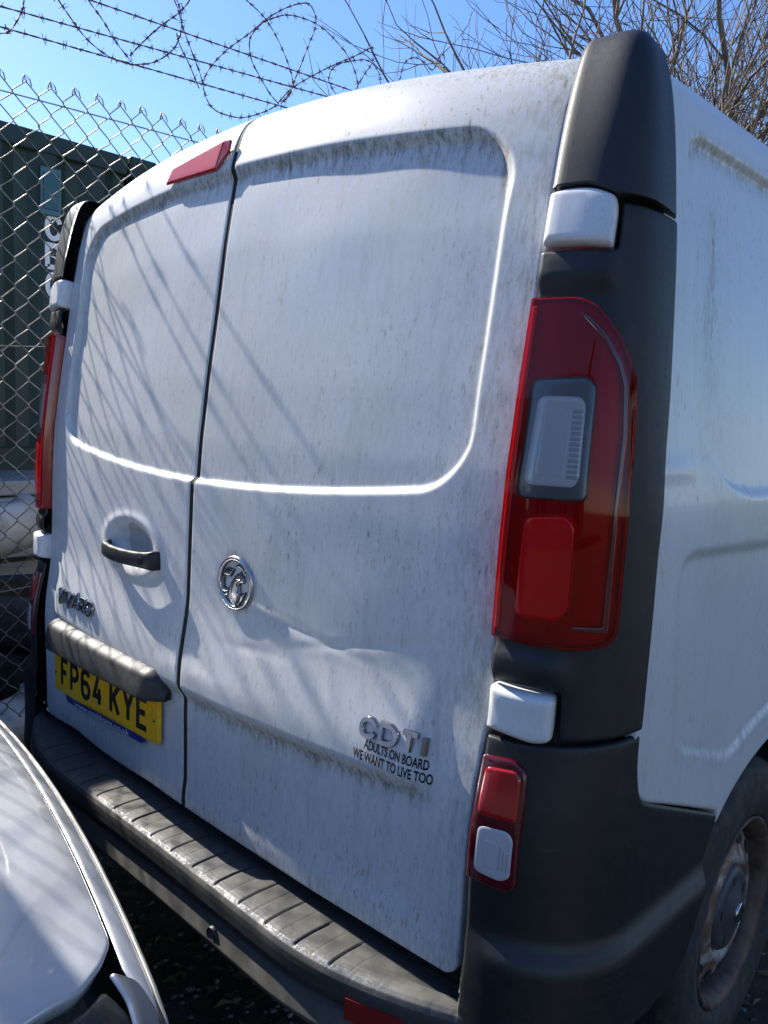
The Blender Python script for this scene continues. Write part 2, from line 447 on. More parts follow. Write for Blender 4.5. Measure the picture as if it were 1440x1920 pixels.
def door_surf(x, ze):
    x = np.asarray(x, float); ze = np.asarray(ze, float)
    return np.stack([x, door_y(x, ze), ze - drop(x, ze)], -1)
def door_flat(x, ze):
    x = np.asarray(x, float); ze = np.asarray(ze, float)
    return np.stack([x, prof_y(ze) + plan(x, ze), ze - drop(x, ze)], -1)

# ------------------------------------------------------------------ the van
van = tag(empty('delivery_van', (0, 0, 0)), 'dirty white panel van seen from its rear doors, black corner trims and bumper', 'van')

def door(sgn):
    zb = .528
    i0 = np.searchsorted(PQ[:, 1], zb); i1 = np.searchsorted(PQ[:, 0], .172)
    tt = np.arange(PT[i0], PT[i1], .0035)
    near = PT[i0] + np.array([0, .0005, .0015]); tt = np.unique(np.r_[near, tt[1:]])
    py = np.interp(tt, PT, PQ[:, 0]); pz = np.interp(tt, PT, PQ[:, 1])
    nc = 205; cu = np.linspace(0, 1, nc); cu = np.unique(np.r_[cu, .0007, .002, .998, .9993])
    d = pz - pz[0]; r = .03
    rc = np.where(d < r, r - np.sqrt(np.clip(r * r - (r - d) ** 2, 0, None)), 0)
    xe = np.interp(pz, [.52, .70, .95, 1.2, 2], [.716, .718, .729, .730, .730]) - rc
    x = .0068 + (xe - .0068)[:, None] * cu[None, :]; ze = np.repeat(pz[:, None], len(cu), 1)
    base = prof_y(ze) + plan(x, ze)
    y = door_y(sgn * x, ze)
    over = ze > 1.93          # the roll over the top: follow the true profile
    y = np.where(over, py[:, None] + plan(x, ze) + (y - base), y)
    de = np.minimum(np.minimum(x - .0068, xe[:, None] - x), (pz - pz[0])[:, None] + 0 * x)
    y = y + .0035 * (1 - np.sqrt(np.clip(1 - (1 - np.clip(de / .0035, 0, 1)) ** 2, 0, 1)))
    z = ze - drop(x, ze)
    if sgn < 0: z = z - .018 * sst(.62, .53, ze) * (x / .7) ** 2 + .007 * np.sin(x * 13 + .6) * sst(.62, .53, ze) * sst(.05, .2, x) * sst(.65, .5, x)
    V = np.stack([sgn * x, y, z], -1); nr, ncc = x.shape
    # dirt
    sdv = recess_sd(sgn * x, ze)
    up = sst(1.70, 1.79, ze) * sst(.68, .62, x)
    dirt = 1.0 * np.exp(-.5 * ((sdv + .002) / .009) ** 2) * up
    dirt += .40 * np.exp(-np.clip(1.815 - ze, 0, 9) / .040) * (sdv < 0) * sst(.69, .62, x) + .30 * np.exp(-np.clip(-sdv, 0, 9) / .03) * (sdv < 0)
    dirt += .48 * sst(.60, .73, x) * (.45 + .55 * sst(.6, 1.0, ze)) * (1 if sgn > 0 else .3) * (sdv > 0)
    dirt += .75 * sst(1.895, 1.965, ze) + .22 * sst(1.82, 1.85, ze)
    lz = ze - .02 * (x / .6) ** 2
    dirt += .95 * np.exp(-.5 * ((lz - .772) / .012) ** 2) * sst(.68, .60, x) * sst(.01, .06, x) * (1 if sgn > 0 else .35) + .14 * np.exp(-np.clip(.772 - lz, 0, 9) / .05) * (lz < .775) * sst(.68, .5, x) * (sgn > 0)
    dirt += .50 * np.exp(-(ze - .528) / .03) + .18
    if sgn > 0:
        rb = np.hypot(x - .158, ze - 1.041); dirt += .55 * np.exp(-.5 * ((rb - .056) / .006) ** 2) + .5 * np.exp(-.5 * ((x - .163) / .004) ** 2) * sst(.90, .985, ze) * (ze < .99)
    dirt = np.clip(dirt, 0, 1)
    Vf = V.reshape(-1, 3).tolist(); F = grid_faces(nr, ncc, flip=sgn < 0); A = dirt.ravel().tolist()
    # returned edges
    ring = [(0, j) for j in range(ncc)] + [(i, ncc - 1) for i in range(1, nr)] + [(nr - 1, j) for j in range(ncc - 2, -1, -1)] + [(i, 0) for i in range(nr - 2, 0, -1)]
    b0 = len(Vf)
    for i, j in ring: p = V[i, j]; Vf.append((p[0], p[1] + .022, p[2])); A.append(.2)
    m = len(ring)
    for k in range(m):
        a = ring[k][0] * ncc + ring[k][1]; b = ring[(k + 1) % m][0] * ncc + ring[(k + 1) % m][1]
        q = [b, a, b0 + k, b0 + (k + 1) % m]; F.append(q if sgn > 0 else q[::-1])
    o = obj('rear_door', Vf, F, PAINT, van, True, A)
    o['label'] = 'right-hand rear door with round badge and chrome letters' if sgn > 0 else 'left-hand rear door with handle and yellow number plate'
    return o
door_r = door(1); door_l = door(-1)

# dark frame behind the doors and their gaps
zz = np.linspace(.50, 1.92, 40); xx = np.linspace(-.80, .80, 33)
X_, Z_ = np.meshgrid(xx, zz); Y_ = prof_y(Z_) + plan(np.clip(X_, -.74, .74), Z_) + .030 + .10 * sst(1.84, 1.90, Z_)
V = np.stack([X_, Y_, Z_ - drop(np.clip(X_, -.74, .74), Z_) - .006], -1).reshape(-1, 3)
obj('door_frame', V, grid_faces(40, 33), GAP, van)

# side walls with pressed panels, and roof
def poly_sd(P, y, z):
    Q = np.stack([y.ravel(), z.ravel()], 1); d, i = poly_dist(Q, np.asarray(P)); return np.where(i, -d, d).reshape(y.shape)
UPPER = round_poly([(.243, 1.79), (3.4, 1.80), (3.4, 1.268), (.46, 1.272), (.37, 1.29), (.31, 1.345), (.25, 1.42)], [.05, .05, .05, .05, .05, .05, .1])
LOWER = round_poly([(.215, 1.19), (.62, 1.178), (1.08, 1.178), (1.08, .93), (.72, .872), (.55, .838), (.48, .812), (.25, .89)], [.05, .02, .05, .05, .05, .06, .05, .05])
WY, WZ = .84, .335
def roofz(y, x): return np.interp(y - .04 * (x / .73) ** 2, PQ[:, 0], PQ[:, 1]) - .0025 - .0609 * (x / .73) ** 2
def side(sgn):
    ys = np.r_[np.linspace(.150, .75, 150), np.linspace(.76, 1.3, 60), np.linspace(1.34, 3.9, 40)]
    ts = np.r_[np.linspace(0, .75, 230), np.linspace(.755, 1, 50)]
    dy = np.clip(np.abs(ys - WY) / .50, 0, .9995)
    arch = WZ + .465 * (1 - dy ** 2.6) ** (1 / 2.6)
    line = np.interp(ys, [.15, .19, .46], [.842, .826, .7175])
    zbot = np.where(ys < .457, line, np.where(ys < 1.32, np.maximum(arch, .40), .40))
    rc = np.clip((ys - .150) / .05, 0, 1); zbot = zbot + np.where(ys < .20, .045 * (1 - np.sqrt(1 - (1 - rc) ** 2)), 0)
    ZT = 1.825
    # section: side up to ZT, then roll onto the roof
    V = np.zeros((len(ts), len(ys), 3)); D = np.zeros((len(ts), len(ys)))
    for j, y0 in enumerate(ys):
        z = np.where(ts <= .75, zbot[j] + (ZT - zbot[j]) * ts / .75, ZT)
        yb = np.interp(z, [.85, .95, 1.23, 1.41, 1.66, 1.78], [.140, .131, .141, .160, .172, .166]) - .012
        y = y0 + (yb - .150) * math.exp(-(y0 - .15) / .06)
        x = side_x(y, z)
        ph = np.clip((ts - .75) / .25, 0, 1)
        xt = side_x(np.array([y0]), np.array([ZT]))[0]
        # roll over: cubic from (xt, ZT) to (.70, roof)
        e0 = np.array([xt, ZT]); e3 = np.array([.66, float(roofz(y0 + .045 * math.exp(-(y0 - .15) / .06), .66))]); c1 = e0 + np.array([-.012, .062]); c2 = e3 + np.array([.10, -.0165])
        q = ph[:, None]; pr = e0 * (1 - q) ** 3 + 3 * c1 * q * (1 - q) ** 2 + 3 * c2 * q * q * (1 - q) + e3 * q ** 3
        x = np.where(ph > 0, pr[:, 0], x); z = np.where(ph > 0, pr[:, 1], z)
        y = np.where(ph > 0, y + .045 * sst(.1, .7, ph) * math.exp(-(y0 - .15) / .06), y)
        V[:, j, 0] = x; V[:, j, 1] = y; V[:, j, 2] = z
    su = poly_sd(UPPER, V[..., 1], V[..., 2]); sl = poly_sd(LOWER, V[..., 1], V[..., 2])
    V[..., 0] -= .011 * sst(.009, -.009, su) + .0075 * sst(.010, -.010, sl)
    V[..., 0] += .003 * np.exp(-.5 * ((V[..., 2] - 1.315) / .012) ** 2) * sst(.30, .2, V[..., 1])
    V[..., 0] += .0007 * np.sin(V[..., 1] * 9 + 2 * np.sin(V[..., 2] * 5)) * np.sin(V[..., 2] * 11)
    D += .85 * np.exp(-.5 * ((su + .006) / .012) ** 2) * sst(1.72, 1.77, V[..., 2]) * (V[..., 1] > .24)
    D += .30 * np.exp(-.5 * ((V[..., 1] - .33) / .035) ** 2) * sst(.95, 1.2, V[..., 2]) * sst(1.78, 1.6, V[..., 2])
    D += .30 * np.exp(-.5 * ((V[..., 1] - .335) / .006) ** 2) * sst(1.45, 1.55, V[..., 2]) * (V[..., 2] < 1.70)
    D += .35 * np.exp(-.5 * (sl / .014) ** 2) * sst(.93, .86, V[..., 2]) + .22 * np.exp(-.5 * (sl / .01) ** 2)
    D += .35 * sst(.20, .15, V[..., 1]) * sst(.95, .86, V[..., 2]) + .2 * sst(.18, .15, V[..., 1])
    # turn the free edges inwards
    dz = V[..., 2] - V[0:1, :, 2]; V[..., 0] -= .004 * (1 - np.sqrt(np.clip(1 - (1 - np.clip(dz / .004, 0, 1)) ** 2, 0, 1)))
    nr, nc = D.shape
    Vf = V.reshape(-1, 3).tolist(); A = np.clip(D, 0, 1).ravel().tolist(); F = grid_faces(nr, nc)
    b0 = len(Vf)
    for j in range(nc): p = V[0, j]; Vf.append((p[0] - .03, p[1], p[2] + .004)); A.append(.2)
    for j in range(nc - 1): F.append([j + 1, j, b0 + j, b0 + j + 1])
    b1 = len(Vf)
    for i in range(nr): p = V[i, 0]; Vf.append((p[0] - .03, p[1] + .004, p[2])); A.append(.2)
    for i in range(nr - 1): F.append([i * nc, (i + 1) * nc, b1 + i + 1, b1 + i])
    Vf = np.array(Vf)
    if sgn < 0: Vf = Vf * [-1, 1, 1]; F = [f[::-1] for f in F]
    return obj('side_panel', Vf, F, SIDEPAINT, van, True, A)
side(1); side(-1)
ys = np.r_[.185, .19, np.linspace(.20, 3.9, 40)]; xs = np.linspace(-.662, .662, 41)
X_, Y_ = np.meshgrid(xs, ys); Y_ = Y_ - .035 * np.exp(-(Y_ - .185) / .1) + .04 * (X_ / .73) ** 2 * np.exp(-(Y_ - .185) / .5); Z_ = roofz(Y_, X_)
V = np.stack([X_, Y_, Z_], -1).reshape(-1, 3)
obj('roof', V, grid_faces(len(ys), 41), PAINT, van, True, np.full(len(V), .25))
# cab front and floor of the van (closed shell)
b = MB(); b.box((0, 4.05, 1.15), (1.72, .35, 1.3), bev=.15); b.box((0, 4.35, .85), (1.74, .6, .75), bev=.12); b.build('cab_nose', PAINT, van)
MB().box((0, 2.1, .50), (1.50, 3.9, .16), bev=.02).build('floor_pan', DARK, van)

# ---- corner pillars: caps, hinge covers, trims, lamps, bumper corners
def pillar(sgn):
    mir = sgn < 0
    def add(name, VF, m, parent=van, attr=None): return obj(name, VF[0], VF[1], m, parent, True, attr)
    # roof-high cap, rolled over at the top
    nu = 46; us = np.linspace(-.001, .2435, nu); rows = []
    z0 = np.interp(us, [0, .05, .098, .244], [1.684, 1.683, 1.6665, 1.6575])
    for k in np.r_[-.02, 0, .004, .012, np.linspace(.03, 1, 22)]:
        inn = k < 0; kk = max(k, 0); z = z0 + (1.725 - z0) * kk
        rows.append((us, z, 1.0, 0.0, inn))
    for ph in np.linspace(4, 90, 22): rows.append((us, np.full(nu, 1.725), max(math.cos(math.radians(ph)), .001) ** .23, .172 * math.sin(math.radians(ph)), False))
    V = []
    e = 1e-4; O = np.array([.752, .20])
    for r_i, (u, z, sc, up, inn) in enumerate(rows):
        p = Wsurf(u, z); n = np.cross(Wsurf(u + e, z) - p, Wsurf(u, z + e) - p); n /= np.linalg.norm(n, axis=1)[:, None]
        de = np.minimum(u - us[0], us[-1] - u); dv = 1.0 if r_i > 3 else (0, .35, .75, .95)[r_i]
        h = .018 * np.sqrt(np.clip(1 - (1 - np.clip(de / .016, 0, 1)) ** 2, 0, 1)) * dv + (.004 if not inn else -.01)
        h = h * np.interp(u, [0, .12, .24], [1.0, .75, .25]) + .004 * np.sin(np.pi * (u - us[0]) / (us[-1] - us[0]))
        p = p + n * h[:, None]
        # lean of the cap inwards towards its top
        lean = sst(1.66, 1.80, z) * .0
        slope = (Wsurf(u, z) - Wsurf(u, z - .02))[:, :2] / .02
        xy = O + (p[:, :2] + slope * up - O) * sc
        V.append(np.stack([xy[:, 0] - lean, xy[:, 1], p[:, 2] + up], 1))
    V = np.array(V); nr = len(V)
    # skirts left and right
    L = V[:, 0].copy(); L[:, 1] += .03; Rr = V[:, -1].copy(); Rr[:, 0] -= .03
    V = np.concatenate([L[:, None], V, Rr[:, None]], 1)
    F = grid_faces(nr, nu + 2); Vf = V.reshape(-1, 3)
    if mir: Vf = Vf * [-1, 1, 1]; F = [f[::-1] for f in F]
    add('pillar_cap', (Vf, F), PLASTIC)
    # hinge covers
    hp = round_poly([(.000, 1.608), (.046, 1.606), (.095, 1.600), (.099, 1.650), (.094, 1.668), (.058, 1.681), (.022, 1.684), (.000, 1.680)], [.006, .01, .008, .01, .012, .02, .02, .008])
    add('hinge_cover', patch(hp, Wsurf, .018, .010, .008, .03, base=.004, mirror=mir), CLEANPAINT)
    hp = round_poly([(.000, .937), (.029, .932), (.054, .929), (.074, .936), (.074, 1.001), (.023, 1.001), (.000, 1.003)], [.006, .02, .01, .010, .010, .01, .008])
    add('hinge_cover', patch(hp, Wsurf, .020, .010, .008, .03, base=.003, mirror=mir), CLEANPAINT)
    # long trim behind the lamp
    tp = [(0, 1.006), (.080, 1.006), (.082, .938), (.204, .953), (.2035, 1.08), (.2045, 1.23), (.220, 1.338), (.229, 1.41), (.236, 1.54), (.2405, 1.653), (.107, 1.6625), (.104, 1.598), (.0, 1.6015)]
    tp = round_poly(tp, [.004, .006, .006, .006, 0, .05, .05, .05, .05, .008, .008, .01, .006], 4)
    def ex(u, z):
        return .010 * sst(1.062, 1.045, z) * sst(1.0, 1.03, z) * sst(.10, .06, u) + .008 * sst(1.545, 1.565, z) * sst(.12, .09, u)
    add('pillar_trim', patch(tp, Wsurf, .006, .006, .010, .03, extra=ex, base=.001, mirror=mir), PLASTIC)
    # backing so no light shows through the joints
    bp = [(.0, .55), (.20, .90), (.215, 1.0), (.20, 1.25), (.232, 1.6), (.232, 1.78), (0, 1.78)]
    add('pillar_frame', patch(bp, Wsurf, .0, .004, .02, .02, base=-.012, mirror=mir), GAP)
    # tail light: housing, bowls, lenses
    lp = [(.000, 1.072), (.043, 1.0705), (.091, 1.0705), (.128, 1.081), (.138, 1.095), (.140, 1.122), (.1405, 1.26), (.148, 1.358), (.146, 1.427), (.135, 1.457), (.110, 1.497), (.080, 1.527), (.055, 1.5365), (.000, 1.5365)]
    lp = round_poly(lp, [.003, .01, .01, .01, .01, .02, .05, .05, .02, .02, .02, .02, .02, .003], 4)
    tl = obj('tail_light', *patch(lp, Wsurf, .003, .003, .010, .012, base=.0065, mirror=mir), REDHOUSE, van, True)
    def sub(poly, rad, h, r, m, name, base, sp=.006, depth=.006):
        return obj(name, *patch(round_poly(poly, rad), Wsurf, h, r, sp, depth, base=base, mirror=mir), m, tl, True)
    sub([(.085, 1.098), (.1265, 1.098), (.1275, 1.26), (.135, 1.358), (.132, 1.425), (.121, 1.455), (.099, 1.487), (.071, 1.513), (.060, 1.514), (.066, 1.508), (.0945, 1.482), (.1155, 1.450), (.1255, 1.422), (.1285, 1.36), (.1215, 1.26), (.1205, 1.106), (.085, 1.104)], .004, .0012, .0015, FOGFRAME, 'light_guide', .0182, .004)
    sub([(.012, 1.268), (.090, 1.270), (.092, 1.42), (.078, 1.432), (.013, 1.428)], .010, .003, .004, GREYBOWL, 'reflector', .0120)
    sub([(.018, 1.286), (.074, 1.287), (.080, 1.30), (.080, 1.396), (.072, 1.406), (.022, 1.406)], .012, .0022, .005, FROST2, 'indicator_bulb_lens', .0143)
    sub([(.028, 1.300), (.062, 1.301), (.063, 1.390), (.031, 1.390)], .008, .0006, .002, FROST2, 'indicator_step', .0162)
    sub([(.020, 1.104), (.068, 1.105), (.082, 1.12), (.082, 1.24), (.068, 1.254), (.022, 1.246)], .012, .0050, .005, REDBOWL, 'brake_reflector', .0085)
    for k in range(13):
        zc = 1.300 + k * .0072
        sub([(.0645, zc - .0026), (.0775, zc - .0026), (.0775, zc + .0026), (.0645, zc + .0026)], .001, .0005, .0010, RIBGREY, 'rib_or_glint', .0162, .004, .002)
    for k in range(16):
        zc = 1.118 + k * .0075
        sub([(.0690, zc - .0026), (.0795, zc - .0026), (.0795, zc + .0026), (.0690, zc + .0026)], .001, .0014, .0012, REDHOUSE, 'rib_or_glint', .0132, .004, .002)
    # red outer lens as two pieces round the clear window, clear window
    red = lp
    sub([(.0128, 1.268), (.0902, 1.270), (.0920, 1.4205), (.0780, 1.4325), (.0138, 1.428)], .012, .0008, .002, CLEARLENS, 'clear_window', .0182)
    sub([(.022, 1.108), (.066, 1.109), (.079, 1.123), (.079, 1.237), (.067, 1.249), (.024, 1.242)], .012, .0010, .003, REDBRIGHT, 'brake_lens', .0182)
    sub([(.0025, 1.085), (.0085, 1.085), (.0085, 1.525), (.0025, 1.525)], .002, .0012, .0015, REDBRIGHT, 'edge_strip', .0182)
    hole = round_poly([(.0125, 1.2675), (.0905, 1.2695), (.0925, 1.421), (.0785, 1.433), (.0135, 1.4285)], .012)
    # ring-shaped red lens: cut along a slit at the inner edge
    up = [q for q in lp if q[1] > 1.35]; lo = [q for q in lp if q[1] <= 1.35]
    hu = hole[np.argsort(np.arctan2(hole[:, 1] - 1.349, hole[:, 0] - .05))]
    def arc(pred): return np.array([p for p in hole if pred(p)])
    hl = arc(lambda p: p[1] <= 1.35); hh = arc(lambda p: p[1] > 1.35)
    # order along the hole
    ang = lambda P: np.unwrap(np.arctan2(P[:, 1] - 1.349, P[:, 0] - .05))
    hl = hl[np.argsort(np.arctan2(hl[:, 1] - 1.349, hl[:, 0] - .05))]            # left -> right under the window
    hh = hh[np.argsort(-np.arctan2(hh[:, 1] - 1.349, hh[:, 0] - .05))]           # left -> right over the window
    xr = .1475
    lowp = [q for q in lp if q[1] <= 1.349]
    lowp = np.array(lowp); i_s = np.argmin(lowp[:, 0] + lowp[:, 1] * .01)
    cyc = lp
    lower = np.array([q for q in cyc if q[1] <= 1.349]); upper = np.array([q for q in cyc if q[1] > 1.349])
    polyL = np.vstack([lower, [[xr, 1.349], [.0918, 1.349]], hl[::-1], [[.0130, 1.349], [.0, 1.349]]])
    polyU = np.vstack([[[xr, 1.3491]], upper, [[.0, 1.3491], [.0130, 1.3491]], hh, [[.0918, 1.3491]]])
    for P in (polyL, polyU):
        obj('red_lens', *patch(P, Wsurf, .0, .0015, .007, .0, base=.0185, mirror=mir), REDLENS, tl, True)
    rim_h = densify(lp, .01)
    # moulded rim of the lens
    ins = []
    n2 = len(rim_h)
    T = np.roll(rim_h, -1, 0) - np.roll(rim_h, 1, 0); N = np.stack([-T[:, 1], T[:, 0]], 1); N /= np.linalg.norm(N, axis=1)[:, None]
    ringV = []
    for dd, hh_ in ((0, -.028), (0, .0145), (.0012, .0172), (.0035, .0185), (.0035, .0165)):
        q2 = rim_h + N * dd; p = Wsurf(q2[:, 0], q2[:, 1]); n = np.cross(Wsurf(q2[:, 0] + e, q2[:, 1]) - p, Wsurf(q2[:, 0], q2[:, 1] + e) - p); n /= np.linalg.norm(n, axis=1)[:, None]
        ringV.append(p + n * hh_)
    Vr = np.array(ringV).reshape(-1, 3); Fr = grid_faces(5, n2, closed=True)
    if mir: Vr = Vr * [-1, 1, 1]; Fr = [f[::-1] for f in Fr]
    obj('lens_rim', Vr, Fr, REDFRAME, tl, True)
    # bumper corner with its stepped swage
    bp = [(.000, .925), (.024, .925), (.078, .930), (.2035, .947), (.206, .90), (.2165, .861), (.228, .840), (.258, .8265), (.522, .7195), (.512, .69), (.487, .645), (.450, .588), (.415, .520), (.370, .488), (.290, .480), (.186, .490), (.10, .42), (.05, .40), (.0, .40), (-.004, .50), (.003, .60)]
    bp = round_poly(bp, [.004, .0, .0, .006, .02, .01, .02, .02, .006, .02, .02, .02, .02, .02, .03, .03, .03, .03, .03, .0, .0], 3)
    def ex2(u, z): return .020 * sst(.650, .612, z) * sst(-.02, .05, u) + .004 * sst(.50, .40, z)
    add('bumper_corner', patch(bp, Wsurf, .007, .006, .010, .03, extra=ex2, base=-.002, mirror=mir), PLASTIC2)
    # low lamp cluster
    fp = round_poly([(.001, .722), (.037, .7185), (.052, .719), (.058, .730), (.057, .852), (.053, .889), (.037, .902), (.001, .898)], [.004, .01, .008, .008, .02, .012, .01, .004])
    fl = obj('fog_light', *patch(fp, Wsurf, .007, .004, .007, .012, base=.004, mirror=mir), FOGFRAME, van, True)
    def sub2(poly, rad, h, r, m, name, base): return obj(name, *patch(round_poly(poly, rad), Wsurf, h, r, .005, .008, base=base, mirror=mir), m, fl, True)
    sub2([(.007, .818), (.051, .819), (.048, .880), (.040, .888), (.008, .884)], .008, .003, .004, REDSOLID, 'red_panel', .0105)
    sub2([(.024, .836), (.047, .838), (.045, .874), (.026, .874)], .004, .0008, .002, REDBRIGHT, 'fog_glow', .0126)  # brighter red block painted as bulb glow inside the panel
    sub2([(.010, .738), (.040, .7335), (.050, .742), (.050, .796), (.043, .806), (.011, .804)], .009, .0012, .004, FROSTLOW, 'clear_panel', .0108)
    sub2([(.019, .750), (.034, .748), (.034, .788), (.020, .788)], .006, .0006, .002, FROSTLOW, 'reversing_lens', .0119)
    for k in range(3):
        uc = .0375 + k * .0042; sub2([(uc - .0012, .750), (uc + .0012, .750), (uc + .0012, .784 - k * .003), (uc - .0012, .784 - k * .003)], .0006, .0008, .001, RIBGREY, 'rib_or_glint', .0118)  # pale strips painted as upright glints on the clear panel
pillar(1); pillar(-1)

# ---- bumper step
def bumper():
    xs = np.arange(-.800, .8001, .0022)
    prof = [(.02, .497), (-.02, .500), (-.060, .503), (-.090, .503), (-.100, .5015), (-.107, .497), (-.111, .489), (-.1125, .478), (-.113, .462), (-.112, .456), (-.104, .452), (-.100, .448), (-.100, .438), (-.102, .434), (-.105, .432), (-.108, .427), (-.119, .402), (-.117, .394), (-.106, .387), (-.06, .380), (.05, .38)]
    P = np.array(prof); d = np.r_[0, np.cumsum(np.hypot(*np.diff(P, axis=0).T))]
    tt = np.unique(np.r_[np.arange(0, d[-1], .0032), d]); py = np.interp(tt, d, P[:, 0]); pz = np.interp(tt, d, P[:, 1])
    Y = np.repeat(py[:, None], len(xs), 1); Z = np.repeat(pz[:, None], len(xs), 1); X = np.repeat(xs[None], len(tt), 0)
    ax = np.abs(X); bend = np.where(ax > .40, .068 * ((ax - .40) / .30) ** 2, 0); bend = np.where(ax > .70, .068 + .45 * (ax - .70), bend)
    out = sst(.0, -.10, Y)
    Y = Y + bend * np.clip(out * 1.2, 0, 1) - .012 * (1 - (X / .75) ** 2) * out * sst(.1, -.5, X) * .8
    topm = sst(.4985, .5005, Z) * sst(-.106, -.098, py[:, None] + 0 * X) * (py[:, None] < .0)
    g = ((X + .061) / .0742) % 1.0; g = np.minimum(g, 1 - g) * .0742; g2 = np.abs(((X + .061) / .0742) % 1.0 - .5) * .0742
    inr = (ax < .57)
    Z = Z - topm * inr * (.0042 * sst(.0030, .0012, g) + .0009 * sst(.0022, .0008, g2)) - .004 * (X / .75) ** 2 * topm * 0
    # chewed front edge
    edge = np.exp(-.5 * ((pz[:, None] - .497) / .006) ** 2) * (py[:, None] < -.08)
    nz = np.zeros_like(xs)
    for s in (1.9, 3.7, 7.1, 12.3): nz += np.sin(xs * 61 * s + s * 5 + 2 * np.sin(xs * 23 * s)) / s
    bite = np.clip(nz[None] - .2, 0, 3)
    Z = Z - edge * bite * .0006; Y = Y + edge * bite * .0006
    A = (.60 * sst(.4975, .502, Z) * np.ones_like(X) + .55 * edge + .45 * sst(.44, .425, Z) * sst(.37, .39, Z) + .15)
    A = np.minimum(A, .78) + .22 * np.clip(edge * 1.2 - .15, 0, 1) * sst(.75, .6, ax);  A = A * (.45 + .55 * sst(-.55, -.1, X)); A = A * (1 - .75 * topm * inr * sst(.0034, .0012, g))  # edge term drives the painted highlight; whole mask falls off to the left
    V = np.stack([X, Y, Z], -1); nr, nc = X.shape
    Vf = V.reshape(-1, 3)
    o = obj('bumper_step', Vf, grid_faces(nr, nc, flip=True), BUMP, van, True, np.clip(A, 0, 1).ravel())
    # parking sensor: ring and eye
    V2, F2 = lathe_x([(.0001, -.004), (.009, -.004), (.0105, .001), (.0125, .003), (.014, .002), (.0145, -.004)], 20)
    V2 = np.array(V2); V2 = np.stack([V2[:, 1] + .2485, -V2[:, 0] - .115, V2[:, 2] + .414], 1)
    obj('parking_sensor', V2, F2, PLASTIC, van)
    for s in (1, -1):
        b = MB(); c = [(.575, .470), (.575, .434), (.665, .434), (.665, .470)]
        f = []; bk = []
        for x, z in c:
            yb = -.1135 + .068 * ((x - .40) / .30) ** 2
            f.append((s * x, yb - .004, z)); bk.append((s * x, yb + .01, z))
        b.add(f + bk, [[0, 1, 2, 3][::(1 if s > 0 else -1)], [0, 4, 5, 1], [1, 5, 6, 2], [2, 6, 7, 3], [3, 7, 4, 0]])
        b.build('bumper_reflector', REFLECTOR, van, False)
bumper()

# ---- strokes for letters
def arcpts(cx, cz, rx, rz, a0, a1, n=10):
    return [(cx + rx * math.cos(math.radians(a)), cz + rz * math.sin(math.radians(a))) for a in np.linspace(a0, a1, n)]
GL = {
 'F': [[(0, 0), (0, 1), (1, 1)], [(0, .52), (.8, .52)]],
 'P': [[(0, 0), (0, 1), (.55, 1)] + arcpts(.55, .73, .45, .27, 80, -80, 9) + [(.55, .46), (0, .46)]],
 '6': [arcpts(.5, .75, .5, .25, 20, 180, 10) + arcpts(.5, .28, .5, .28, 180, 450, 16) + [(.05, .52)]],
 '4': [[(.55, 1), (.02, .28), (1, .28)], [(.72, .60), (.72, 0)]],
 'K': [[(0, 0), (0, 1)], [(1, 1), (.04, .42)], [(.30, .60), (1, 0)]],
 'Y': [[(0, 1), (.5, .45), (1, 1)], [(.5, .48), (.5, 0)]],
 'E': [[(1, 1), (0, 1), (0, 0), (1, 0)], [(0, .52), (.85, .52)]],
 'C': [arcpts(.5, .6, .5, .4, 15, 180, 10) + arcpts(.5, .4, .5, .4, 180, 345, 10)],
 'D': [[(.45, 0), (0, 0), (0, 1), (.45, 1)] + arcpts(.45, .5, .55, .5, 80, -80, 12) + [(.45, 0)]],
 'T': [[(0, 1), (1, 1)], [(.5, 1), (.5, 0)]], 'I': [[(.5, 0), (.5, 1)]],
 'V': [[(0, 1), (.5, 0), (1, 1)]], 'A': [[(0, 0), (.5, 1), (1, 0)], [(.22, .32), (.78, .32)]],
 'R': [[(0, 0), (0, 1), (.6, 1)] + arcpts(.6, .74, .4, .26, 80, -80, 8) + [(.6, .48), (0, .48)], [(.5, .48), (1, 0)]],
 'O': [arcpts(.5, .55, .5, .45, 0, 180, 10) + arcpts(.5, .45, .5, .45, 180, 360, 10) + [(1, .55)]],
 'B': [[(0, 0), (0, 1), (.55, 1)] + arcpts(.55, .76, .38, .24, 80, -80, 8) + [(.5, .52)] + arcpts(.55, .26, .45, .26, 80, -80, 8) + [(.55, 0), (0, 0)]],
}
def ribbon(pts, sw, depth, surf, bev=0.0):
    """raised stroke following pts on surf(x, z) -> y; outward is -y"""
    P = np.array(pts, float); n = len(P); T = np.gradient(P, axis=0)
    Vs = []; D = np.diff(P, axis=0); D /= np.linalg.norm(D, axis=1)[:, None] + 1e-12
    Ns = np.stack([-D[:, 1], D[:, 0]], 1); out = []
    for k in range(n):
        if k == 0: m = Ns[0]
        elif k == n - 1: m = Ns[-1]
        else:
            m = Ns[k - 1] + Ns[k]; m = m / (np.linalg.norm(m) + 1e-9); m = m / max(m @ Ns[k], .45)
        out.append(m)
    M = np.array(out); rows = []
    for off, dp in ((1, 0), (1, depth * .55), (1 - bev, depth), (-1 + bev, depth), (-1, depth * .55), (-1, 0)):
        q = P + M * sw * .5 * off; y = surf(q[:, 0], q[:, 1]); rows.append(np.stack([q[:, 0], y - dp, q[:, 1]], 1))
    V = np.stack(rows, 1).reshape(-1, 3); F = grid_faces(n, 6)
    F += [[0, 1, 2, 3, 4, 5][::-1], [(n - 1) * 6 + i for i in range(6)]]
    return V, F
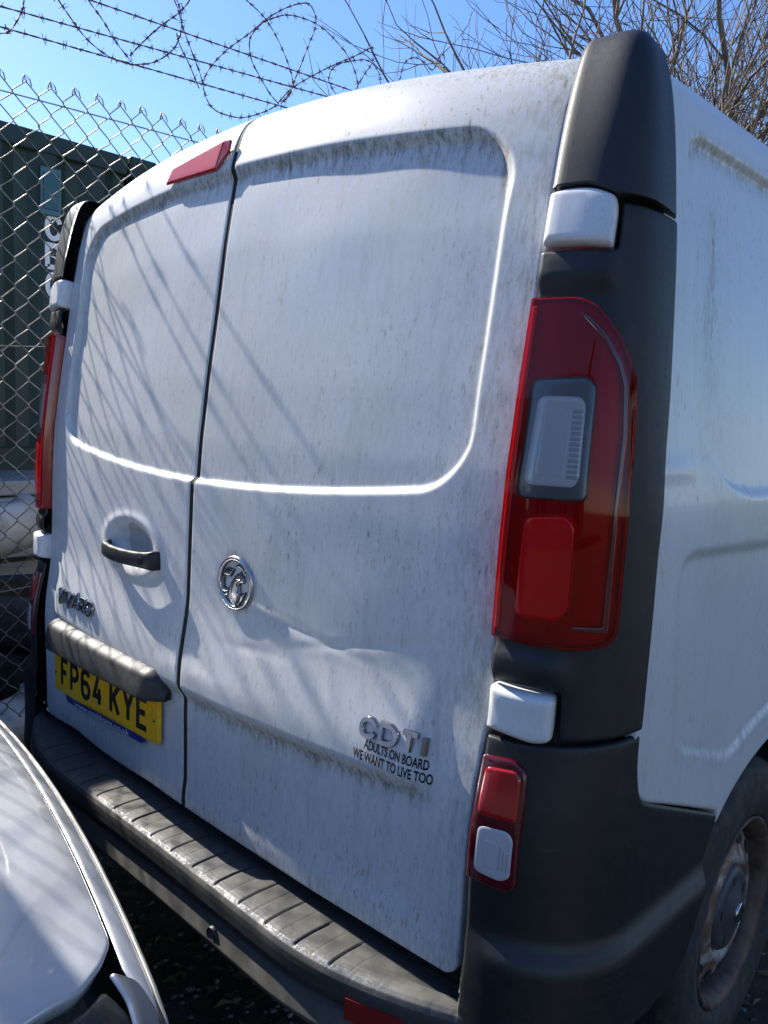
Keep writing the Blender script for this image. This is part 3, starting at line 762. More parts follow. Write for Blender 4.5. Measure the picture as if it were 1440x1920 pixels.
def glyph(ch, x, z, w, h, sw, depth, surf, bev=0.0, slant=0.0):
    b = MB()
    for k, st in enumerate(GL[ch]):
        st = [(x + sw / 2 + px * (w - sw) + slant * pz * h, z + sw / 2 + pz * (h - sw)) for px, pz in st]
        b.add(*ribbon(st, sw, depth + k * .00015, surf, bev))
    return b

dy_r = lambda x, z: door_y(x, ze_of(x, z))
# chrome CDTI
xz = .511; base = .857
for ch, w in (('C', .037), ('D', .039), ('T', .035), ('I', .013)):
    b = glyph(ch, xz, base, w, .036, .0090, .006, dy_r, .25); b.build('letter', LETTER, door_r, False); xz += w + (.003 if ch != 'T' else .001)
# chrome VIVARO
xz = -.594
for ch, w in (('V', .037), ('I', .011), ('V', .037), ('A', .037), ('R', .034), ('O', .037)):
    b = glyph(ch, xz, .853, w, .038, .0080, .008, dy_r, .25); b.build('letter', LETTER, door_l, False); xz += w + .003
# printed sticker
def printed(text, x0, x1, z0, h, surf, m, parent, name, lift=.0008, bold=.026):
    cu = bpy.data.curves.new(name, 'FONT'); cu.body = text; cu.size = 1.0; cu.offset = bold
    to = bpy.data.objects.new(name + '_src', cu); COL.objects.link(to)
    dg = bpy.context.evaluated_depsgraph_get(); me = bpy.data.meshes.new_from_object(to.evaluated_get(dg))
    bpy.data.objects.remove(to); bpy.data.curves.remove(cu)
    V = np.array([v.co[:] for v in me.vertices]); F = [list(p.vertices) for p in me.polygons]; bpy.data.meshes.remove(me)
    lo, hi = V.min(0), V.max(0); x = x0 + (V[:, 0] - lo[0]) / (hi[0] - lo[0]) * (x1 - x0); z = z0 + (V[:, 1] - lo[1]) / (hi[1] - lo[1]) * h
    P = np.stack([x, surf(x, z) - lift, z], 1)
    return obj(name, P, F, m, parent, False)
printed('ADULTS ON BOARD', .523, .645, .8395, .0160, dy_r, BLACKGLOSS, door_r, 'sticker_lettering')
printed('WE WANT TO LIVE TOO', .502, .653, .8190, .0165, dy_r, BLACKGLOSS, door_r, 'sticker_lettering')

# ---- griffin badge
badge = None
def badge_build():
    cx, cz, R = .161, 1.0405, .0525
    V = []; F = []
    prof = [(1.0, 0), (1.0, .004), (.965, .0068), (.90, .0078), (.84, .0068), (.80, .004), (.80, .001)]
    n = 56
    for r, dp in prof:
        for j in range(n):
            a = 2 * math.pi * j / n; x = cx + R * r * math.cos(a); z = cz + R * r * math.sin(a); V.append((x, float(dy_r(np.array(x), np.array(z))) - dp, z))
    F = grid_faces(len(prof), n, closed=True)
    o = obj('badge', V, F, CHROME, van)
    disc = [(cx + .80 * R * math.cos(a), cz + .80 * R * math.sin(a)) for a in np.linspace(0, 2 * math.pi, 40, endpoint=False)]
    sf = lambda x, z: np.stack([np.asarray(x), dy_r(np.asarray(x), np.asarray(z)), np.asarray(z)], -1)
    def piece(pts, h, m, name, sm=True):
        P = np.array([(cx + R * p[0], cz + R * p[1]) for p in pts]); P = catmull(np.vstack([P, P[:1]]), 3)[:-1] if sm else P
        obj(name, *patch(P, sf, h, .0022, .004, .004, base=.001, mirror=False), m, o)
    # beaked head and chest, wing tip, flag, claw
    piece([(0.312, 0.484), (0.355, 0.398), (0.462, 0.351), (0.53, 0.237), (0.524, 0.075), (0.418, 0.066), (0.297, 0.018), (0.278, -0.109), (0.336, -0.348), (0.245, -0.572), (0.069, -0.851), (-0.163, -0.754), (-0.342, -0.557), (-0.353, -0.323), (-0.322, -0.182), (-0.19, 0.059), (0.039, 0.315)], .0042, DARKCHROME, 'griffin_body')
    piece([(0.036, 0.172), (0.288, 0.208), (0.443, 0.163), (0.198, 0.053), (0.142, -0.066), (0.181, -0.246), (0.247, -0.41), (0.142, -0.685), (0.039, -0.836), (-0.13, -0.601), (-0.169, -0.358), (-0.101, -0.039)], .0066, CHROME, 'griffin_chest')
    piece([(-0.078, 0.608), (0.1, 0.714), (0.312, 0.732), (0.511, 0.667), (0.625, 0.548), (0.662, 0.355), (0.493, 0.43), (0.341, 0.55), (0.157, 0.592)], .0042, DARKCHROME, 'griffin_wing')
    piece([(-0.48, 0.525), (-0.047, 0.501), (-0.266, 0.185), (-0.734, 0.229)], .0045, DARKCHROME, 'griffin_flag', False)
    piece([(-0.75, 0.19), (-0.618, 0.177), (-0.645, -0.055), (-0.614, -0.224), (-0.353, -0.261), (-0.351, -0.372), (-0.665, -0.436), (-0.796, -0.3), (-0.81, -0.079)], .0042, DARKCHROME, 'griffin_arm')
    piece([(-0.67, -0.467), (-0.381, -0.376), (-0.379, -0.549), (-0.548, -0.537)], .0050, CHROME, 'griffin_claw', False)
    piece([(0.336, -0.348), (0.544, -0.232), (0.614, -0.271), (0.388, -0.625), (0.088, -0.848), (0.245, -0.572)], .0036, DARKCHROME, 'griffin_tail')
badge_build()

# ---- door furniture on the left-hand door
def bl_surf(x, z):
    x = np.asarray(x, float); z = np.asarray(z, float); return np.stack([x, .0625 + .15 * (z - 1.845) + plan(x, 1.85) * .8, z], -1)
bl = round_poly([(-.247, 1.8455), (-.226, 1.878), (-.030, 1.9025), (-.010, 1.897), (-.013, 1.874), (-.050, 1.843)], [.004, .006, .01, .006, .006, .004])
o = obj('brake_light', *patch(bl, bl_surf, .004, .004, .006, .045, base=-.004), REDSOLID, van)
o['label'] = 'faded red high-level brake light at the top of the left door'
obj('lens_face', *patch(round_poly([(-.241, 1.8475), (-.223, 1.8755), (-.034, 1.8990), (-.052, 1.8460)], .005), bl_surf, .0012, .002, .006, .003, base=.0), mat('faded_red_lens', (.62, .025, .03), .3, 0, .5, .3), o)

hb = MB()
HP = catmull([(-.350, .004, 1.033), (-.343, -.016, 1.033), (-.325, -.030, 1.033), (-.280, -.039, 1.032), (-.230, -.041, 1.032), (-.180, -.040, 1.034), (-.130, -.036, 1.037), (-.117, -.030, 1.038), (-.112, -.012, 1.038), (-.112, .002, 1.038)], 5)
sec = []
for k, p in enumerate(HP):
    f = k / (len(HP) - 1); hh = .0165 + .0045 * sst(.55, .8, f); th = .0085
    nrm = np.gradient(HP, axis=0)[k]; nrm /= np.linalg.norm(nrm); sidev = np.array([nrm[1], -nrm[0], 0]); sidev /= np.linalg.norm(sidev)
    for a in np.linspace(0, 2 * math.pi, 14, endpoint=False):
        ca, sa = math.cos(a), math.sin(a); cc = math.copysign(abs(ca) ** .6, ca); ss = math.copysign(abs(sa) ** .6, sa)
        sec.append(p + sidev * th * cc + np.array([0, 0, 1]) * hh * ss)
hb.add(sec, grid_faces(len(HP), 14, closed=True)); n_ = len(HP)
hb.F += [list(range(14))[::-1], list(range((n_ - 1) * 14, n_ * 14))]
hd = hb.build('door_handle', PLASTIC, door_l)
V2, F2 = lathe_x([(.0001, .0005), (.007, .0005), (.0085, .0015), (.009, -.003)], 20); V2 = np.array(V2)
obj('lock', np.stack([V2[:, 1] - .142, -V2[:, 0] - .0462, V2[:, 2] + 1.035], 1), F2, GAP, door_l)
# finger cup behind the grip
cup = [(-.235 + .050 * math.cos(a), 1.062 + .042 * math.sin(a)) for a in np.linspace(0, 2 * math.pi, 32, endpoint=False)]
obj('handle_cup', *patch(cup, door_surf, .0015, .004, .006, .004, base=.0), mat('cup_grey', (.36, .37, .38), .5), door_l)

def garnish():
    xs = np.r_[-.636, -.634, -.628, -.615, np.linspace(-.60, -.10, 40), -.085, -.068, -.057, -.052, -.050]
    prof = [(.012, .808), (.000, .8085), (-.012, .806), (-.024, .7995), (-.029, .795), (-.0315, .790), (-.036, .765), (-.0385, .746), (-.038, .742), (-.034, .739), (.012, .741)]
    V = []
    for x in xs:
        e0 = min(max((x + .636) / .050, 0), 1); e1 = min(max((-.050 - x) / .060, 0), 1); y0 = float(prof_y(.80) + plan(x, .80)) - .010
        for (py, pz) in prof:
            f = np.clip((.808 - pz) / .068, 0, 1); k = (1 - (1 - e0) ** 2.2) * (1 - (1 - e1) ** 2.2)
            zz_ = pz if pz < .75 else .742 + (pz - .742) * (.30 + .70 * min(1, k * 1.25))
            V.append((x, y0 + .012 + (py - .012) * (.30 + .70 * k), zz_ + .030 * (x + .335) * (.3 + .7 * f)))
    F = grid_faces(len(xs), len(prof)); m = len(prof)
    F += [list(range(m)), list(range((len(xs) - 1) * m, len(xs) * m))[::-1]]
    o = obj('plate_light_strip', V, F, GARN, van); o['label'] = 'sun-faded black plastic strip above the number plate'
garnish()

PLY = float(prof_y(.68)) - .008
def plate_surf(x, z):     # the plate hangs flat and slightly crooked
    x = np.asarray(x, float); z = np.asarray(z, float); return np.stack([x, PLY + 0 * x - .004 * (x + .335) * 0 + .008 * sst(-.45, -.62, x), z + .040 * (x + .335)], -1)
pc = (-.340, .686)
pl = obj('number_plate', *patch(round_poly([(pc[0] - .26, pc[1] - .0555), (pc[0] + .26, pc[1] - .0555), (pc[0] + .26, pc[1] + .0555), (pc[0] - .26, pc[1] + .0555)], .010), plate_surf, .003, .002, .02, .006), YELLOW, van)
pl['label'] = 'yellow rear number plate reading FP64 KYE'
xz = pc[0] - .2185
for k, ch in enumerate('FP64KYE'):
    if k == 4: xz += .022
    b = MB()
    for j, st in enumerate(GL[ch]):
        sw = .0138; st = [(xz + sw / 2 + px * (.050 - sw), pc[1] - .0395 + sw / 2 + pz * (.079 - sw)) for px, pz in st]
        V, F = ribbon(st, sw, .0006 + .0001 * j, lambda a, c: PLY - .003 + .008 * sst(-.45, -.62, a)); V[:, 2] += .040 * (V[:, 0] + .335); b.add(V, F)
    b.build('plate_character', BLACKGLOSS, pl, False); xz += .061
holder = round_poly([(-.530, .612), (-.150, .612), (-.135, .640), (-.545, .640)], .008)
ho = obj('plate_holder', *patch(holder, plate_surf, .002, .002, .02, .004, base=-.002), BLUE, van)
def pls(x, z): return plate_surf(x, z)[..., 1]
tx = printed('www.middvans.co.uk', -.475, -.205, .6150, .0125, lambda x, z: PLY + 0 * x, WHITEPRINT, ho, 'holder_lettering', lift=.0012, bold=.0)
for v in tx.data.vertices: v.co.z += .040 * (v.co.x + .335)
for sx in (-.575, -.095):
    V2, F2 = lathe_x([(.0001, .0012), (.003, .001), (.0038, 0)], 12); V2 = np.array(V2)
    obj('screw', np.stack([V2[:, 1] + sx, -V2[:, 0] + PLY - .003, V2[:, 2] + pc[1] - .005 + .04 * (sx + .335)], 1), F2, GARN, pl)

# ---- wheels
def wheel():
    w = empty('wheel')
    # tyre: hollow torus section; outer face towards +x
    prof = [(.202, .085), (.214, .098), (.250, .106), (.292, .104), (.315, .094), (.328, .082), (.3345, .060), (.336, .030), (.336, 0), (.336, -.060), (.328, -.085), (.30, -.104), (.25, -.10), (.202, -.085)]
    n = 96; V = []
    for r, x in prof:
        for j in range(n):
            a = 2 * math.pi * j / n
            rr = r - (.006 if (j % 3 == 0 and r > .325) else 0)
            V.append((x, rr * math.cos(a), rr * math.sin(a)))
    obj('tyre', V, grid_faces(len(prof), n, closed=True, flip=True), RUBBER, w)
    RS = .91
    rs = lambda P: [(r_ * RS, x_) for r_, x_ in P]
    V, F = lathe_x(rs([(.224, .088), (.228, .096), (.222, .099), (.214, .094), (.207, .088), (.200, .074), (.197, .055), (.196, .030)]), 72)
    obj('rim_barrel', V, F, RIMDARK, w)
    V, F = lathe_x(rs([(.198, .040), (.190, .056), (.178, .064), (.162, .068), (.144, .073), (.128, .082), (.118, .084), (.110, .080), (.102, .066), (.0001, .060)]), 72)
    dk = obj('wheel_disc', V, F, RIM, w)
    for k in range(12):
        a = 2 * math.pi * (k + .3) / 12; cy, cz = .149 * math.cos(a), .149 * math.sin(a)
        ring = []
        for j in range(16):
            b = 2 * math.pi * j / 16; tx_, ty_ = .019 * math.cos(b), .0125 * math.sin(b)
            ring.append((.0704 - .28 * (ty_), cy - tx_ * math.sin(a) + ty_ * math.cos(a), cz + tx_ * math.cos(a) + ty_ * math.sin(a)))
        obj('dark_vent_disc', ring + [(.0704, cy, cz)], [[j, (j + 1) % 16, 16] for j in range(16)], GAP, dk)  # flat black disc; its colour stands in for the dark of an opening
    V, F = lathe_x(rs([(.102, .066), (.100, .080), (.092, .087), (.075, .088), (.055, .088), (.036, .100), (.0001, .102)]), 60)
    hc = obj('hub_cap', V, F, HUBCAP, w)
    V, F = lathe_x([(.021, .099), (.021, .104), (.018, .1065), (.014, .1055), (.0001, .1045)], 30); obj('hub_emblem', V, F, CHROME, hc)
    for k in range(5):
        a = 2 * math.pi * k / 5 + .4; b = MB(); b.box((.0875, .067 * math.cos(a), .067 * math.sin(a)), (.004, .012, .022), bev=.002)
        b.build('bolt_slot', GAP, hc, False)
    return w
w0 = wheel(); w0.parent = van; w0.location = (.764, WY - .022, .337)
for x, y, s in ((-.764, WY - .022, 1), (.80, 3.55, 0), (-.80, 3.55, 1)):
    c = copy_tree(w0, van); c.location = (x, y, .335); c.rotation_euler = (0, 0, math.pi if s else 0)
for s in (1, -1):      # wheel-arch liners
    V = []; n = 40
    for xx_ in (.55, .70, .872):
        for j in range(n):
            a = math.radians(-15 + 210 * j / (n - 1)); V.append((s * xx_, WY + .455 * math.cos(a), WZ + .45 * math.sin(a)))
    obj('arch_liner', V, grid_faces(3, n), DARK, van)
# black rubber seal in the gap between the doors
tt = np.linspace(np.interp(.53, PQ[:, 1], PT), np.interp(.172, PQ[:, 0], PT), 260)
py = np.interp(tt, PT, PQ[:, 0]); pz = np.interp(tt, PT, PQ[:, 1])
V = []
for y_, z_ in zip(py, pz):
    yy = y_ if z_ > 1.935 else float(max(door_y(np.array(.006), np.array(z_)), door_y(np.array(-.006), np.array(z_))))
    nx = .006 * sst(1.92, 1.965, z_)
    V += [(-.0076, yy + .0022, z_ - nx * .4), (.0076, yy + .0022, z_ - nx * .4)]
obj('door_seal', V, grid_faces(len(tt), 2), GAP, van)

# ------------------------------------------------------------------ ground
GROUND = mat('dark_soil', (.05, .04, .03), .95); t = NT(GROUND); q = t.coords()
_c = t.mix(t.ramp(t.noise(q, 2.1, 6, .65), .38, .66), (.045, .036, .027), (.095, .078, .058))
_c = t.mix(t.ramp(t.noise(q, 38, 5, .7), .55, .75), _c, (.17, .15, .12))
_c = t.mix(t.math('MULTIPLY', t.ramp(t.noise(q, 1.3, 4), .50, .68), .6), _c, (.035, .05, .016)); t.base(_c)
t.bump(t.noise(q, 55, 6, .7), .8, .02)
def ground_z(x, y): return .012 * np.sin(x * 3.1 + 1.7 * np.sin(y * 2.3)) * np.sin(y * 2.7 + x) + .008 * np.sin(x * 9 + y * 4) * np.sin(y * 11 - x * 3) - .018
a = np.linspace(-1, 1, 181); g = np.sign(a) * (np.abs(a) * 5 + 595 * np.abs(a) ** 7)
X_, Y_ = np.meshgrid(g, g + .5); fade = np.exp(-(X_ ** 2 + Y_ ** 2) / 120)
go = obj('ground', np.stack([X_, Y_, ground_z(X_, Y_) * fade], -1).reshape(-1, 3), grid_faces(181, 181), GROUND); go['kind'] = 'structure'
# loose stones and leaf litter
PEB = mat('grit', (.2, .18, .15), .9); t = NT(PEB)
t.base(t.mix(t.ramp(t.noise(t.coords(), 23, 3), .35, .65), (.09, .075, .055), (.30, .28, .25)))
V = []; F = []
for k in range(5200):
    if k < 3000: x, y = rng.uniform(.3, 2.4), rng.uniform(-.8, 3.5)
    else: x, y = rng.uniform(-1.2, 1.2), rng.uniform(-1.2, .2)
    r = rng.uniform(.003, .011) * (1.8 if rng.random() < .06 else 1); z = float(ground_z(x, y)); a0 = rng.uniform(0, 6.28); n0 = len(V)
    fl = rng.uniform(.35, .8)
    for j in range(5):
        an = a0 + j * 1.2566; q_ = r * rng.uniform(.7, 1.15); V.append((x + q_ * math.cos(an), y + q_ * math.sin(an), z + r * fl * .3))
    V.append((x + r * .1, y, z + r * fl)); V.append((x, y, z - r * .5))
    F += [[n0 + j, n0 + (j + 1) % 5, n0 + 5] for j in range(5)] + [[n0 + (j + 1) % 5, n0 + j, n0 + 6] for j in range(5)]
o = obj('grit', V, F, PEB, None, False); o['kind'] = 'stuff'; o['label'] = 'loose grit and small stones scattered on the dark soil'; o['category'] = 'grit'
LEAF = mat('dead_leaf', (.16, .10, .05), .8); t = NT(LEAF); t.base(t.mix(t.ramp(t.noise(t.coords(), 9, 3), .4, .6), (.19, .12, .06), (.07, .08, .025)))
V = []; F = []
for k in range(3500):
    if k < 2200: x, y = rng.uniform(.8, 2.6), rng.uniform(.4, 4)
    else: x, y = rng.uniform(-1.0, 1.2), rng.uniform(-.9, .3)
    z = float(ground_z(x, y)) + .004; a0 = rng.uniform(0, 6.28); l = rng.uniform(.008, .03); w = l * rng.uniform(.15, .6); ca, sa = math.cos(a0), math.sin(a0); n0 = len(V)
    for px, pw, pz in ((-l, 0, 0), (0, w, .006), (l, 0, .002), (0, -w, .004)):
        V.append((x + px * ca - pw * sa, y + px * sa + pw * ca, z + pz * rng.uniform(.2, 1.6)))
    F.append([n0, n0 + 1, n0 + 2, n0 + 3])
o = obj('leaf_litter', V, F, LEAF, None, False); o['kind'] = 'stuff'; o['label'] = 'dead leaves and bits of grass on the ground'; o['category'] = 'litter'

# ------------------------------------------------------------------ chain-link fence
FX = -1.35
WIRE = mat('galvanised_wire', (.42, .40, .36), .45, .55); t = NT(WIRE); t.base(t.mix(t.ramp(t.noise(t.coords(), 30, 4), .4, .65), (.27, .26, .235), (.16, .14, .115)))
fence = tag(empty('chain_link_fence', (FX, 0, 0)), 'galvanised chain-link mesh fence beside the left of the van', 'fence')
DY, DZ = .0405, .0860
def ftop(y): return 2.350 + .054 * y
nz_ = 26
def wire_mesh(phase, seed):
    pts = []; wr = random.Random(seed)
    for k in range(2 * nz_ + 1):
        side = (k + phase) % 2
        z = -k * DZ / 2; x = .0028 * (1 if side else -1); y = DY * side * 1.04 - DY * .02
        pts += [(x * .2, y + (.002 if not side else -.002), z + .0055), (x, y + (0 if side else 0), z), (-x * .6, y + (.002 if not side else -.002), z - .0055)] if k else [(x, y, z)]
    s0 = pts[0]; dirn = -1 if s0[1] > DY / 2 else 1
    tip = [(.010, s0[1] + dirn * -.014, -.014), (.006, s0[1] - dirn * .010, .006), (.0, s0[1] - dirn * .003, .017)]
    pts = [(x + wr.gauss(0, .0007), y + wr.gauss(0, .0009), z + wr.gauss(0, .0012)) for x, y, z in pts]
    return MB().tube(tip + pts, .0021, 5)
wm = [mesh_data('wire', *(lambda b: (b.V, b.F))(wire_mesh(p % 2, p)), WIRE) for p in range(8)]
for k in range(112):
    y = -.148 - 1.0 * 0 + (k - 24) * DY
    # wire zigzags whose top knuckles meet in pairs
    o = bpy.data.objects.new('wire', wm[(k + 1) % 2 + 2 * rng.randrange(4)]); COL.objects.link(o); o.parent = fence; o.location = (.012 * math.sin(y * 2.3), y + rng.uniform(-.0012, .0012), ftop(y) + .012 + rng.uniform(-.003, .003))
for z in (2.310, 1.52, .70, .12):
    MB().tube([(.004, y, z + .054 * y + (.006 * math.sin(y * 3) if z < 2 else 0)) for y in np.linspace(-1.15, 3.5, 24)], .0023, 6).build('line_wire', WIRE, fence)
POST = mat('concrete_post', (.30, .29, .27), .9); t = NT(POST); t.base(t.mix(t.ramp(t.noise(t.coords(), 15, 5), .35, .7), (.33, .32, .30), (.20, .19, .17)))
for py_ in (-.70, 3.55):
    b = MB(); b.box((-.055, py_, 1.13), (.10, .10, 2.50), bev=.012)
    b.tube([(-.055, py_, 2.36), (-.055, py_, 2.50), (-.03, py_, 2.78)], .035, 8); b.build('fence_post', POST, fence)

# ------------------------------------------------------------------ barbed wire
BARB = mat('rusty_barbed_wire', (.07, .045, .04), .6, .5); t = NT(BARB); t.base(t.mix(t.ramp(t.noise(t.coords(), 26, 3), .42, .62), (.085, .08, .09), (.13, .055, .035)))
def barbed(pts, seed, spacing=.062, rad=.0026):
    r = random.Random(seed); P = np.asarray(pts, float); d = np.r_[0, np.cumsum(np.linalg.norm(np.diff(P, axis=0), axis=1))]
    n = max(4, int(d[-1] / .012)); tt = np.linspace(0, d[-1], n); Q = np.stack([np.interp(tt, d, P[:, i]) for i in range(3)], 1)
    b = MB()
    T = np.gradient(Q, axis=0); T /= np.linalg.norm(T, axis=1)[:, None] + 1e-9
    ax1 = np.cross(T, [1, 0, .15]); ax1 /= np.linalg.norm(ax1, axis=1)[:, None] + 1e-9; ax2 = np.cross(T, ax1)
    ph = tt / .045 * math.pi
    for s in (0, math.pi):
        b.tube(Q + .0013 * (np.cos(ph + s)[:, None] * ax1 + np.sin(ph + s)[:, None] * ax2), rad * .62, 4)
    pos = r.uniform(.01, spacing)
    while pos < d[-1]:
        c = np.array([np.interp(pos, d, P[:, i]) for i in range(3)]); k = min(n - 1, int(pos / d[-1] * (n - 1))); tv = T[k]
        b.tube([c - tv * .006, c + tv * .006], .0038, 5)
        for sgn in (-1, 1):
            u = np.array([r.gauss(0, 1), r.gauss(0, 1), r.gauss(0, 1)]); u -= tv * (u @ tv) * .8; u /= np.linalg.norm(u); l = r.uniform(.013, .020)
            cc = c + tv * sgn * .004; b.tube([cc - u * l, cc, cc + u * l], [.0008, .0016, .0008], 4)
        pos += spacing * r.uniform(.8, 1.2)
    return b
SB = 'strands of barbed wire above the fence'
names3 = ['lowest of the three straight barbed wire strands above the mesh fence', 'middle of the three straight barbed wire strands above the mesh fence', 'topmost of the three straight barbed wire strands above the mesh fence']
for k, ((y0, z0), (y1, z1)) in enumerate((((.142, 2.506), (1.265, 2.608)), ((.142, 2.561), (1.529, 2.72)), ((.399, 2.683), (1.655, 2.782)))):
    m = (z1 - z0) / (y1 - y0); ys_ = np.linspace(-1.15, 3.4, 40)
    pts = [(FX + .012 * k, y, z0 + m * (y - y0) + .010 * math.sin(y * 2.2 + k) * 0 - .012 * math.sin((y + .6) * .75) ** 2 * 0) for y in ys_]
    tag(barbed(pts, 11 + k).build('barbed_wire_strand', BARB), names3[k], 'barbed wire', SB)
COILS = [[(0.216, 2.612), (0.207, 2.577), (0.19, 2.54), (0.166, 2.499), (0.141, 2.483), (.08, 2.47), (0, 2.5)], [(0.318, 2.652), (0.353, 2.617), (0.399, 2.575), (0.445, 2.55), (0.503, 2.535), (0.572, 2.538), (0.609, 2.55), (0.665, 2.576), (0.719, 2.618), (0.762, 2.669), (0.783, 2.723), (0.787, 2.779), (0.77, 2.827), (.72, 2.89), (.6, 2.93), (.46, 2.88), (.36, 2.76), (.318, 2.652)], [(.36, 2.76), (0.426, 2.694), (0.483, 2.657), (0.532, 2.606), (0.562, 2.573), (0.579, 2.547)], [(0.578, 2.57), (0.623, 2.626), (0.696, 2.709), (0.771, 2.782), (0.804, 2.822), (0.821, 2.847), (.86, 2.93), (.95, 3.0), (1.03, 2.98), (1.052, 2.937)], [(.66, 2.93), (0.763, 2.825), (0.794, 2.745), (0.83, 2.665), (0.859, 2.6), (0.874, 2.557)], [(0.772, 2.719), (0.784, 2.659), (0.819, 2.606), (0.869, 2.556)], [(0.874, 2.567), (0.912, 2.646), (0.995, 2.742), (1.094, 2.835), (1.17, 2.913), (1.249, 2.977), (1.332, 3.029), (1.384, 3.041), (1.415, 3.004), (1.409, 2.95), (1.382, 2.887), (1.348, 2.802), (1.317, 2.729), (1.291, 2.658), (1.25, 2.614)], [(0.874, 2.557), (0.891, 2.515), (0.928, 2.491), (1.002, 2.493), (1.078, 2.512), (1.183, 2.567), (1.25, 2.614)], [(1.052, 2.937), (1.143, 2.913), (1.212, 2.878), (1.27, 2.827), (1.309, 2.768), (1.318, 2.708), (1.264, 2.629)], [(1.17, 2.913), (1.119, 2.854), (1.095, 2.806), (1.11, 2.742), (1.151, 2.696), (1.208, 2.642), (1.25, 2.614)], [(1.17, 2.907), (1.278, 2.971), (1.392, 2.996), (1.483, 2.993), (1.579, 2.957), (1.63, 2.919), (1.667, 2.864), (1.681, 2.801), (1.68, 2.72)], [(1.25, 2.62), (1.318, 2.698), (1.432, 2.788), (1.552, 2.871), (1.662, 2.941), (1.759, 3.009), (1.777, 3.003)], [(1.776, 3.014), (1.773, 2.956), (1.716, 2.88), (1.67, 2.809), (1.641, 2.744)], [(1.592, 2.729), (1.543, 2.747), (1.5, 2.788), (1.537, 2.855), (1.647, 2.914), (1.746, 2.947), (1.818, 2.925), (1.838, 2.885), (1.852, 2.843), (1.86, 2.78)], [(1.852, 2.80), (1.945, 2.931), (1.976, 3.013), (2.048, 3.066), (2.126, 3.076), (2.208, 3.066), (2.262, 3.159), (2.297, 3.146), (2.29, 3.081), (2.3, 2.95), (2.25, 2.85)]]
coil = tag(empty('barbed_wire_coil', (FX, 0, 2.5)), 'tangled loops of rusty barbed wire sprawling over the straight strands', 'barbed wire')
for k, P in enumerate(COILS):
    P = catmull(np.array(P), 5); n = len(P); xo = .014 * np.sin(np.linspace(0, 3.1 + k % 3, n) + k)
    b = barbed(np.stack([xo, P[:, 0], P[:, 1] - 2.5], 1), 40 + k, .052, .0023); b.build('coil_loop', BARB, coil)

# ------------------------------------------------------------------ shipping containers
CGREEN = mat('dark_green_container_paint', (.020, .042, .040), .55); t = NT(CGREEN); q = t.coords((1, 1, .4))
t.base(t.mix(t.ramp(t.noise(q, 4, 5), .45, .75), (.008, .029, .023), (.015, .038, .031)))
CRUST = mat('brown_container_paint', (.10, .045, .035), .6); t = NT(CRUST); t.base(t.mix(t.ramp(t.noise(t.coords(), 5, 5), .4, .7), (.11, .045, .035), (.06, .035, .03)))
def container(name, x1, y0, y1, ztop, m, label, z0=.05, wid=2.40):
    c = tag(empty(name, ((2 * x1 - wid) / 2, (y0 + y1) / 2, 0)), label, 'container'); ox, oy = c.location.x, c.location.y
    sh = lambda P: [(p[0] - ox, p[1] - oy, p[2]) for p in P]
    # corrugated walls
    pit = .278; ys = []; xs = []
    y = y0 + .10
    while y < y1 - .10:
        for dy_, dx_ in ((0, 0), (.072, 0), (.140, -.036), (.210, -.036)):
            if y + dy_ < y1 - .08: ys.append(y + dy_); xs.append(dx_)
        y += pit
    for sx, xw in ((1, x1 - .012), (-1, x1 - wid + .012)):
        V = []
        for zz_ in (z0 + .12, ztop - .10):
            V += [(xw + sx * d, yy, zz_) for yy, d in zip(ys, xs)]
        n = len(ys); obj('corrugated_wall', sh(V), grid_faces(2, n, flip=sx < 0), m, c, False)
    b = MB()
    for zz_, hh_ in ((ztop - .055, .10), (z0 + .07, .14)):
        for xw in (x1 - .04, x1 - wid + .04): b.box((xw - ox, 0, zz_), (.075, y1 - y0 - .3, hh_), bev=.006)
    b.build('rail', m, c, False)
    for xw in (x1 - .06, x1 - wid + .06):
        for yw in (y0 + .06, y1 - .06):
            MB().box((xw - ox, yw - oy, (z0 + ztop) / 2), (.118, .118, ztop - z0 - .22), bev=.01).build('corner_post', m, c, False)
            for zw in (z0 + .06, ztop - .058):
                MB().box((xw - ox, yw - oy, zw), (.165, .175, .120), bev=.012).build('corner_casting', m, c, False)
    MB().box((x1 - wid / 2 - ox, 0, ztop - .03), (wid - .14, y1 - y0 - .14, .03)).build('roof', m, c, False)
    for yw in (y0 + .04, y1 - .04): MB().box((x1 - wid / 2 - ox, yw - oy, (z0 + ztop) / 2), (wid - .2, .04, ztop - z0 - .1)).build('end_wall', m, c, False)
    return c
c1 = container('shipping_container', -3.0, -4.4, 1.62, 2.76, CGREEN, 'dark green corrugated shipping container behind the mesh fence', z0=.95)
c2 = container('shipping_container', -3.3, 2.1, 8.1, 2.66, CRUST, 'brown shipping container behind the end of the green one')
# raised on a low grey plinth; code letters and data plate on its side
ox, oy = c1.location.x, c1.location.y
for k, ch in enumerate('CBOI'):
    z = 2.222 - k * .152
    b = MB()
    for st in GL[ch]:
        V, F = ribbon([(px * .070, z + pz * .115) for px, pz in st], .026, .002, lambda a, c: np.zeros_like(a)); V = np.array(V)
        V = np.stack([-V[:, 1] - 3.010 - ox, V[:, 0] + 1.005 - oy, V[:, 2]], 1); b.add(V, F)
    b.build('code_letter', WHITEPRINT, c1, False)
PLATEG = mat('teal_data_plate', (.06, .14, .14), .35, .5)
MB().box((-2.998 - ox, 1.02 - oy, 2.46), (.012, .115, .25), bev=.004).build('data_plate', PLATEG, c1, False)
MB().box((-2.990 - ox, 1.02 - oy, 2.46), (.006, .085, .19), bev=.002).build('data_plate_panel', mat('plate_panel', (.035, .09, .10), .3, .4), c1, False)
